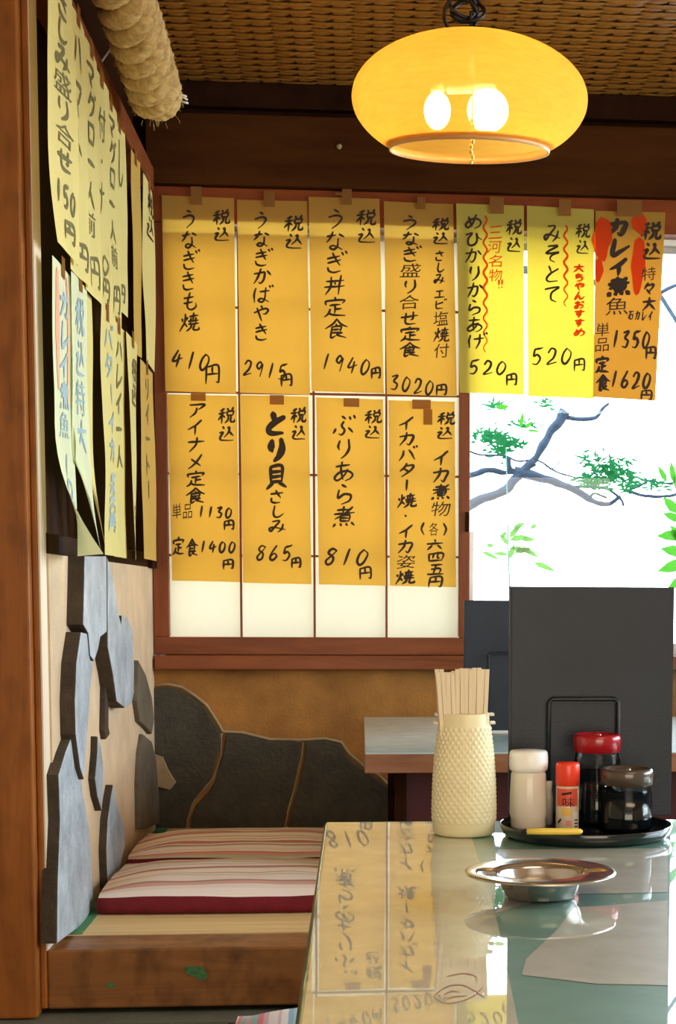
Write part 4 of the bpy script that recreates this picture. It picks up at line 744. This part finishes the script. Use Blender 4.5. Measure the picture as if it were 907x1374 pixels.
# ---------------------------------------------------------------- condiment tray
TYc = 1.714; TXc = on(786, 1110, 1, TYc).x; TR = 118 * TYc / F
tray = MB().lathe([(1e-4, .0005), (TR - .008, .0005), (TR - .003, .004), (TR, .013), (TR - .001, .0145), (TR - .0025, .013), (TR - .0055, .005), (TR - .009, .003), (1e-4, .003)], (0, 0, 0), 72); tray.v = [Vector((TXc + v.x, TYc + v.y * 0.97, ZT + v.z)) for v in tray.v]; tray = tray.build('serving_tray', plain('black_lacquer', (0.006, 0.012, 0.014), 0.16, coat=0.6), None)
tag(tray, 'round black lacquer tray carrying the condiments', 'tray')
ZR = ZT + .0034
clear = glassy('clear_plastic', (0.9, 0.92, 0.9), rough=0.05, ior=1.18); frost = plain('milky_plastic', (0.80, 0.75, 0.66), 0.3, coat=0.3)
def at_table(px, py, y): p = on(px, py, 1, y); return p
def jar_px(name, xc, y, w_px, ytop, label, cat): # empty at jar base
    c = on(xc, 1110, 1, y); e = empty(name, (c.x, y, ZR)); tag(e, label, cat); zt_ = on(xc, ytop, 1, y).z - ZR; return e, c.x, zt_, w_px / 2 * y / F
# white capped jar
y_ = 1.748; e, x_, h_, r_ = jar_px('seasoning_jar', 708.5, y_, 53, 1007, 'translucent jar of white seasoning with white screw cap on the tray', 'jar')
hc = h_ - 25 * y_ / F
MB().lathe([(1e-4, 0), (r_ * .88, 0), (r_ * .92, .004), (r_ * .90, .012), (r_ * .97, .018), (r_ * .95, hc * .6), (r_ * .90, hc - .006), (r_ * .80, hc)], (x_, y_, ZR), 40).build('jar_body', frost, e)
MB().lathe([(r_ * .9, hc - .002), (r_ * .98, hc), (r_, hc + .004), (r_, h_ - .006), (r_ * .97, h_ - .002), (r_ * .9, h_), (1e-4, h_)], (x_, y_, ZR), 40).build('cap', plain('white_cap_plastic', (0.95, 0.94, 0.92), 0.35, coat=0.2), e)
# hidden slim white bottle between
y_ = 1.778; e, x_, h_, r_ = jar_px('seasoning_tube', 736, y_, 12, 1048, 'slim white bottle half hidden behind the white capped jar', 'bottle')
MB().lathe([(1e-4, 0), (r_, 0), (r_, h_ * .6), (r_ * .7, h_ * .8), (r_ * .8, h_), (1e-4, h_)], (x_, y_, ZR), 24).build('tube_body', frost, e)
# red spice bottle
y_ = 1.733; e, x_, h_, r_ = jar_px('spice_bottle', 761, y_, 33, 1023, 'small chili powder bottle with bright red cap and printed label', 'bottle')
hc = h_ - 30 * y_ / F; rb_ = r_ * .96
body = MB().lathe([(1e-4, 0), (rb_ * .92, 0), (rb_, .003), (rb_, hc - .002), (rb_ * .85, hc)], (x_, y_, ZR), 36).build('bottle_body', plain('pale_spice_label', (0.72, 0.62, 0.50), 0.35, coat=0.2), e)
MB().lathe([(rb_, hc - .001), (r_, hc), (r_, h_ - .003), (r_ * .94, h_), (1e-4, h_)], (x_, y_, ZR), 36).build('cap', plain('red_cap_plastic', (0.90, 0.055, 0.020), 0.32, coat=0.2), e)
def cyl_patch(a0_, a1_, z0, z1, off, mat, name, poly=None):
    n = 10; R_ = rb_ + off
    MB().surf(lambda u, v: (x_ + R_ * math.sin(a0_ + (a1_ - a0_) * u), y_ - R_ * math.cos(a0_ + (a1_ - a0_) * u), ZR + z0 + (z1 - z0) * v), n, 2).build(name, mat, e)
cyl_patch(-1.2, 0.85, hc * .55, hc * .93, .0003, plain('red_label_print', (0.75, 0.10, 0.06), 0.4), 'label_panel'); cyl_patch(-0.6, 0.2, hc * .34, hc * .52, .0003, plain('yellow_label_print', (0.85, 0.55, 0.12), 0.4), 'label_panel')
cyl_patch(0.35, 1.0, hc * .05, hc * .42, .0003, M['white'], 'label_panel'); cyl_patch(-0.25, 0.2, hc * .12, hc * .24, .0004, plain('pink_label_print', (0.8, 0.3, 0.25), 0.4), 'label_panel')
lb = Ink(); lb.ribbon([Vector((-.55, hc * 1000 * .80)), Vector((-.1, hc * 1000 * .81)), Vector((.25, hc * 1000 * .83))], 2.2)
vs, fs = font_glyph('味'); bb0 = len(lb.v); lb.v += [Vector((-.6 + p[0] * .115, hc * 1000 * .75 - p[1] * 1.15)) for p in vs]; lb.f += [tuple(bb0 + i for i in f) for f in fs]
lb.ribbon([Vector((-1.0, hc * 180)), Vector((-.75, hc * 250))], 1.6)
for q in range(3): lb.ribbon([Vector((.5, hc * (100 + q * 50))), Vector((.8, hc * (100 + q * 50)))], .8)
for q in lb.v: pass
def fixr(v): return Vector((x_ + (rb_ + .0007) * math.sin(v.x), y_ - (rb_ + .0007) * math.cos(v.x), ZR + v.y / 1000))
# ribbons use mixed units (radians across, millimetres up)
MB().add([fixr(v) for v in lb.v[bb0:bb0 + len(vs)]], [tuple(f) for f in fs]).add([fixr(Vector((-.62 + .14 * q, hc * 1000 * (.785 + .006 * q + dz)))) for q in range(7) for dz in (0, .05)], [(2 * q, 2 * q + 2, 2 * q + 3, 2 * q + 1) for q in range(6)]).add([fixr(Vector(p)) for p in ((-1.05, hc * 200), (-.95, hc * 160), (-.62, hc * 250), (-.70, hc * 290))], [(0, 1, 2, 3)]).add([fixr(Vector(p)) for q in (0, 1, 2) for p in ((.5, hc * (90 + q * 70)), (.85, hc * (90 + q * 70)), (.85, hc * (120 + q * 70)), (.5, hc * (120 + q * 70)))], [(0, 1, 2, 3), (4, 5, 6, 7), (8, 9, 10, 11)]).build('lettering', M['ink'], e)
# soy sauce jars
soy = plain('dark_soy_sauce', (0.006, 0.010, 0.016), 0.12, coat=0.5)
def soyjar(xc, y, wpx, ytop, ycap, yglass, cm, label, nm='sauce_jar'):
    e, x_, h_, r_ = jar_px(nm, xc, y, wpx, ytop, label, 'jar'); hcp = on(xc, ycap, 1, y - r_).z - ZR; hl = on(xc, yglass, 1, y - r_).z - ZR
    MB().lathe([(1e-4, .001), (r_ * .93, .001), (r_ * .97, .005), (r_ * .97, hcp - .010), (r_ * .9, hcp - .002), (r_ * .9, hcp + .004)], (x_, y, ZR), 44).build('glass_body', clear, e)
    MB().lathe([(1e-4, .003), (r_ * .90, .003), (r_ * .94, .006), (r_ * .94, hl), (1e-4, hl)], (x_, y, ZR), 44).build('soy_sauce', soy, e)
    MB().lathe([(r_ * .92, hcp), (r_, hcp + .001), (r_ * 1.0, h_ - .004), (r_ * .96, h_), (r_ * .86, h_ + .0005), (r_ * .84, h_ - .002), (1e-4, h_ - .002)], (x_, y, ZR), 44).build('cap', cm, e)
    MB().lathe([(.0045, -.002), (.005, .001), (.003, .003), (1e-4, .003)], (x_ - r_ * .1, y - r_ * .6, ZR + h_), 12).build('spout', cm, e)
    return e
soyjar(800, 1.776, 65, 985, 1012, 1034, plain('dark_red_cap', (0.36, 0.008, 0.014), 0.25, coat=0.4), 'tall soy sauce jar with dark red cap at the back of the tray')
soyjar(839.5, 1.727, 73, 1031, 1057, 1066, plain('smoky_brown_cap', (0.085, 0.060, 0.045), 0.25, coat=0.5), 'squat soy sauce jar with smoky brown cap at the front right of the tray')
# yellow pick
pa, pb = on(702, 1117, 1, 1.628), on(782, 1120, 1, 1.625); zz = ZT + .0175
pen = empty('yellow_spoon', ((pa.x + pb.x) / 2, 1.65, zz)); tag(pen, 'flat yellow plastic spoon handle lying on the front rim of the tray', 'spoon')
MB().tube([(pa.x + .004, 1.631, zz), (pa.x + .02, 1.630, zz), (pb.x - .006, 1.627, zz), (pb.x - .002, 1.627, zz), (pb.x, 1.627, zz)], [.0032, .0036, .0036, .003, .001], 12).build('handle', plain('yellow_plastic', (0.92, 0.70, 0.10), 0.35), pen)
MB().tube([(pa.x - .002, 1.632, zz - .0005), (pa.x + .002, 1.631, zz), (pa.x + .0042, 1.631, zz)], [.001, .003, .0031], 12).build('tip', M['wire'], pen)

# ---------------------------------------------------------------- ashtray
steel, t, b = nt('brushed_steel'); b.inputs['Metallic'].default_value = 1; b.inputs['Roughness'].default_value = 0.22; b.inputs['Base Color'].default_value = (0.68, 0.64, 0.60, 1)
mp = mapping(t, (40, 400, 40)); nz = N(t, 'ShaderNodeTexNoise', Scale=1.0); t.links.new(mp.outputs[0], nz.inputs['Vector']); bp = N(t, 'ShaderNodeBump', Strength=0.05); t.links.new(nz.outputs['Fac'], bp.inputs['Height']); t.links.new(bp.outputs[0], b.inputs['Normal'])
AY = 1.362; AX = on(725, 1175, 1, AY).x; k_ = AY / F
R0, R1, R2 = 103.5 * k_, 57 * k_, 44 * k_
def ash(u, v):
    a = 2 * PI * u; prof = [(R0 - .0006, .0212), (R0, .0225), (R0 - .001, .0235), (R0 * .85, .0238), (R1 + .004, .0228), (R1, .0205), (R1 * .93, .012), (R2 + .002, .004), (R2 - .002, .0016), (1e-4, .0016)]
    kx = v * (len(prof) - 1); i = min(int(kx), len(prof) - 2); f = kx - i; r = prof[i][0] * (1 - f) + prof[i + 1][0] * f; z = prof[i][1] * (1 - f) + prof[i + 1][1] * f
    if r > R1 * .9:
        z -= 0.0065 * math.exp(-((((a - PI * 1.02) / .30)) ** 2)) * math.exp(-((r - R1 - .006) / .012) ** 2) + 0.0045 * math.exp(-((min(a, 2 * PI - a) / .10) ** 2)) * math.exp(-((r - R1 - .006) / .016) ** 2)
    return Vector((AX + r * math.cos(a), AY + r * math.sin(a) * 1.0, ZT + z))
at = empty('ashtray', (AX, AY, ZT)); tag(at, 'stainless steel ashtray with wide flat rim on the green table', 'ashtray')
MB().surf(ash, 96, 36).build('bowl_and_rim', steel, at)
MB().lathe([(R0 - .002, .0222), (R1 + .003, .0212), (R1 + .0005, .019), (R1 * .935, .011), (R2 + .003, .002), (R2, .0003), (1e-4, .0003)], (AX, AY, ZT), 72).build('outer_shell', steel, at)

# ---------------------------------------------------------------- seat in the foreground
sc_ = stripes('candy_striped_cloth', [(0.85, 0.80, 0.78), (0.80, 0.25, 0.32), (0.30, 0.45, 0.62), (0.88, 0.84, 0.80), (0.75, 0.50, 0.58), (0.35, 0.60, 0.62)], 3, 5.0, 'X')
st = empty('bench', (0.0, 2.06, 0)); tag(st, 'wooden bench mostly below the picture with a striped cushion on it', 'bench')
boxo('seat', M['darkwood'], st, -0.19, 0.19, 1.90, 2.24, 0.352, 0.385, bev=.003)
for (x, y) in ((-.17, 1.92), (.14, 1.92), (-.17, 2.18), (.14, 2.18)): boxo('leg', M['darkwood'], st, x, x + .03, y, y + .03, 0, 0.352)
def fq(u, v):
    a = u * 2 - 1; b_ = v * 2 - 1; return Vector((0.0 + a * .172 * (1 - .02 * b_ * b_) - b_ * .004, 2.075 + b_ * .155 + a * .012, 0.392 + .030 * (1 - a ** 4) * (1 - b_ ** 4) + .008))
cu = MB().surf(fq, 20, 20); cu.surf(lambda u, v: Vector((fq(u, v).x, fq(u, v).y, 0.386)), 20, 20); ring = [(k / 20, 0) for k in range(20)] + [(1, k / 20) for k in range(20)] + [(1 - k / 20, 1) for k in range(20)] + [(0, 1 - k / 20) for k in range(21)]
cu.add([fq(*q) for q in ring] + [Vector((fq(*q).x, fq(*q).y, 0.386)) for q in ring], [(k, k + 1, len(ring) + k + 1, len(ring) + k) for k in range(len(ring) - 1)])
tag(cu.build('seat_cushion', sc_, None), 'pink blue and white striped cushion at the bottom edge left of the table', 'cushion')

# ---------------------------------------------------------------- garden
GY = 5.4
M['bark'] = plain('flare_tinted_bark', (0.012, 0.026, 0.050), 0.9, var=0.4, vs=60, bump=0.6, bs=60)  # blue flare around the branches is put into the bark colour
M['needle'] = paper('pine_leaf', (0.010, 0.11, 0.035), (0.015, 0.12, 0.04), 0.4, 0.4); M['leaf'] = paper('bamboo_leaf', (0.03, 0.15, 0.015), (0.05, 0.21, 0.02), 0.5, 0.3)
structure(boxo('floor_garden', plain('pale_gravel', (0.5, 0.5, 0.46), 0.9, var=0.2, vs=40, bump=0.4), None, -6, 8, YB + 0.12, 14, -0.05, 0.0), 'pale gravel garden ground')
structure(boxo('floor_side_garden', bpy.data.materials['pale_gravel'], None, 3.1, 8, -4, YB + 0.12, -0.05, 0.0), 'pale gravel beside the building')
tree = empty('pine_tree', (-0.9, GY, 0)); tag(tree, 'garden pine with bare branches painted with blue flare seen through the clear glass', 'tree')
br = MB()
def branch(pts, w0, w1, dy=0.0):
    q = [on(x, y, 1, GY + dy) for x, y in pts]; q = [Vector(p) for p in catmull3(q)]
    n = len(q); br.tube([p + Vector((noise.noise(p * 20), noise.noise(p * 20 + Vector((5, 0, 0))), noise.noise(p * 20 + Vector((0, 5, 0))))) * .006 for p in q], [dpx(w0 + (w1 - w0) * i / (n - 1), GY) / 2 * (1 + .25 * noise.noise(p * 30)) for i, p in enumerate(q)], 8)
def catmull3(p, n=6):
    if len(p) == 2: return [p[0].lerp(p[1], k / 4) for k in range(5)]
    q = [p[0] * 2 - p[1]] + p + [p[-1] * 2 - p[-2]]; out = []
    for i in range(1, len(q) - 2):
        for k in range(n):
            t = k / n; a, b2, c, d = q[i - 1], q[i], q[i + 1], q[i + 2]; out.append(0.5 * ((2 * b2) + (c - a) * t + (2 * a - 5 * b2 + 4 * c - d) * t * t + (3 * b2 - a - 3 * c + d) * t ** 3))
    return out + [q[-2]]
branch([(560, 700), (612, 688), (640, 674), (672, 661), (690, 645), (702, 632), (716, 619)], 13, 12)
branch([(690, 632), (730, 642), (765, 655), (795, 672), (815, 676), (832, 666)], 13, 5)
branch([(712, 622), (726, 602), (740, 578), (752, 562), (758, 552)], 10, 15)
branch([(756, 560), (780, 563), (798, 560), (808, 548), (818, 541)], 7, 4)
branch([(560, 650), (612, 644), (640, 634), (662, 632), (692, 634)], 12, 6)
branch([(628, 606), (655, 611), (680, 613), (700, 618), (722, 617), (742, 630), (775, 641), (795, 636), (806, 626)], 3, 2.5)
branch([(680, 613), (684, 628), (694, 636)], 8, 9)
branch([(770, 655), (800, 654), (822, 660), (832, 670), (836, 680)], 4, 3)
branch([(790, 670), (798, 662), (815, 668)], 4, 3)
branch([(842, 659), (862, 650), (872, 645), (890, 648), (915, 648)], 4, 2)
branch([(842, 659), (865, 665), (890, 666), (915, 662)], 5, 4)
branch([(885, 395), (895, 388), (912, 380)], 6, 5)
branch([(740, 630), (752, 618), (758, 610)], 2, 1.2); branch([(804, 640), (810, 628), (800, 612)], 2, 1.2)
b0 = on(560, 675, 1, GY); br.tube([Vector((b0.x - .35, GY, 0)), Vector((b0.x - .30, GY + .03, .6)), Vector((b0.x - .12, GY, 1.1)), Vector((b0.x, GY, b0.z))], [.07, .06, .035, .015], 10)
br.tube([Vector((b0.x - .30, GY + .03, .6)), Vector((b0.x - .14, GY, 1.3)), on(560, 650, 1, GY)], [.04, .03, .014], 8); br.tube([Vector((b0.x - .14, GY, 1.3)), Vector((0.1, GY + .1, 2.2)), on(885, 395, 1, GY)], [.03, .03, .008], 8)
br.tube([on(915, 648, 1, GY), on(990, 560, 1, GY), on(885, 395, 1, GY)], .008, 8)
br.build('branch', M['bark'], tree)
nd = MB(); rnd = random.Random(9)
def tuft(px, py, n, spread, ln, mb, wdt=2.2, up=0.6):
    for _ in range(n):
        c = on(px + rnd.gauss(0, spread), py + rnd.gauss(0, spread * .55), 1, GY + rnd.uniform(-.1, .1)); a = rnd.uniform(-.5, PI + .5) if up else rnd.uniform(0, 2 * PI)
        l = dpx(ln, GY) * rnd.uniform(.6, 1.3); d = Vector((math.cos(a) * l, rnd.uniform(-.3, .3) * l, math.sin(a) * l * up)); s_ = d.cross(Vector((0, 1, 0.2))).normalized() * dpx(wdt, GY) / 2 * rnd.uniform(.7, 1.4)
        mb.add([c, c + d * .4 + s_, c + d, c + d * .4 - s_], [(0, 1, 2, 3)])
for a in ((650, 585, 16, 8), (668, 590, 16, 8), (685, 597, 18, 9), (675, 607, 12, 8), (665, 545, 6, 3), (733, 542, 4, 5), (800, 622, 14, 10), (820, 630, 22, 12), (838, 640, 16, 9), (815, 645, 26, 14), (790, 648, 16, 8), (845, 655, 8, 6), (880, 650, 8, 8), (700, 570, 5, 6)): tuft(a[0], a[1], int(a[2] * 3.4), a[3], 16, nd, 3.0)
tag(nd.build('foliage', M['needle'], tree), kind='stuff')
bp_ = empty('bamboo_plant', (on(683, 1000, 1, GY - .4).x, GY - .4, 0)); tag(bp_, 'slender bamboo stem with fresh green leaves rising outside the glass', 'plant')
sx_ = [on(x, y, 1, GY - .4) for x, y in ((684, 800), (682, 740), (681, 690), (680, 640), (679, 600))]
MB().tube([Vector((sx_[0].x, GY - .4, 0))] + sx_, [.004, .0035, .003, .0022, .0016, .001], 6).build('stem', plain('green_stem', (0.05, 0.16, 0.13), 0.6), bp_)
def leaf(px, py, ang, ln, wd, parent, y=GY - .4):
    c = on(px, py, 1, y); l = dpx(ln, y); w_ = dpx(wd, y) / 2; d = Vector((math.cos(ang), .15, math.sin(ang))) * l; s_ = Vector((-math.sin(ang), .1, math.cos(ang))) * w_; dr = Vector((0, 0, -.12 * l))
    MB().add([c, c + d * .3 + s_, c + d * .3 + Vector((0, .15 * w_, 0)), c + d * .3 - s_, c + d * .65 + s_ * .8 + dr * .4, c + d * .65 + dr * .4, c + d * .65 - s_ * .8 + dr * .4, c + d + dr], [(0, 2, 1), (0, 3, 2), (1, 2, 5, 4), (2, 3, 6, 5), (4, 5, 7), (5, 6, 7)], True).build('leaf', M['leaf'], parent)
for a in ((683, 725, .3, 30, 9), (683, 722, .9, 26, 8), (684, 735, -.1, 32, 8), (683, 732, 2.2, 22, 7), (682, 745, 2.9, 22, 6), (690, 742, .4, 26, 9), (700, 735, -.4, 26, 8), (715, 755, -.25, 34, 8), (684, 750, 1.3, 24, 8), (645, 740, -.3, 28, 6), (672, 722, .9, 14, 6), (712, 710, .8, 12, 6), (652, 732, .1, 12, 6), (700, 725, .2, 20, 7), (688, 712, .7, 22, 8), (698, 575, 1.4, 26, 6), (704, 575, .8, 18, 5), (665, 548, .3, 20, 8), (706, 578, .1, 20, 4)): leaf(a[0], a[1], a[2], a[3], a[4], bp_)
fp = empty('fatsia_plant', (on(925, 760, 1, GY - .6).x, GY - .6, 0)); tag(fp, 'broad leaved green shrub at the right edge of the window', 'plant')
fx = on(925, 760, 1, GY - .6); MB().tube([(fx.x, GY - .6, 0), (fx.x - .01, GY - .6, .6), (fx.x, GY - .6, fx.z + .2)], .006, 7).build('stem', M['leaf'], fp)
for a in ((925, 745, 2.8, 42, 17), (925, 755, 3.3, 44, 18), (925, 735, 2.2, 44, 18), (915, 700, 2.6, 30, 12), (925, 770, 3.7, 36, 14), (915, 665, 1.9, 34, 11), (910, 690, 2.2, 34, 14), (905, 650, 1.7, 36, 9), (895, 648, 2.0, 30, 8), (920, 720, 3.0, 40, 16)): leaf(a[0], a[1], a[2], a[3], a[4], fp, GY - .6)
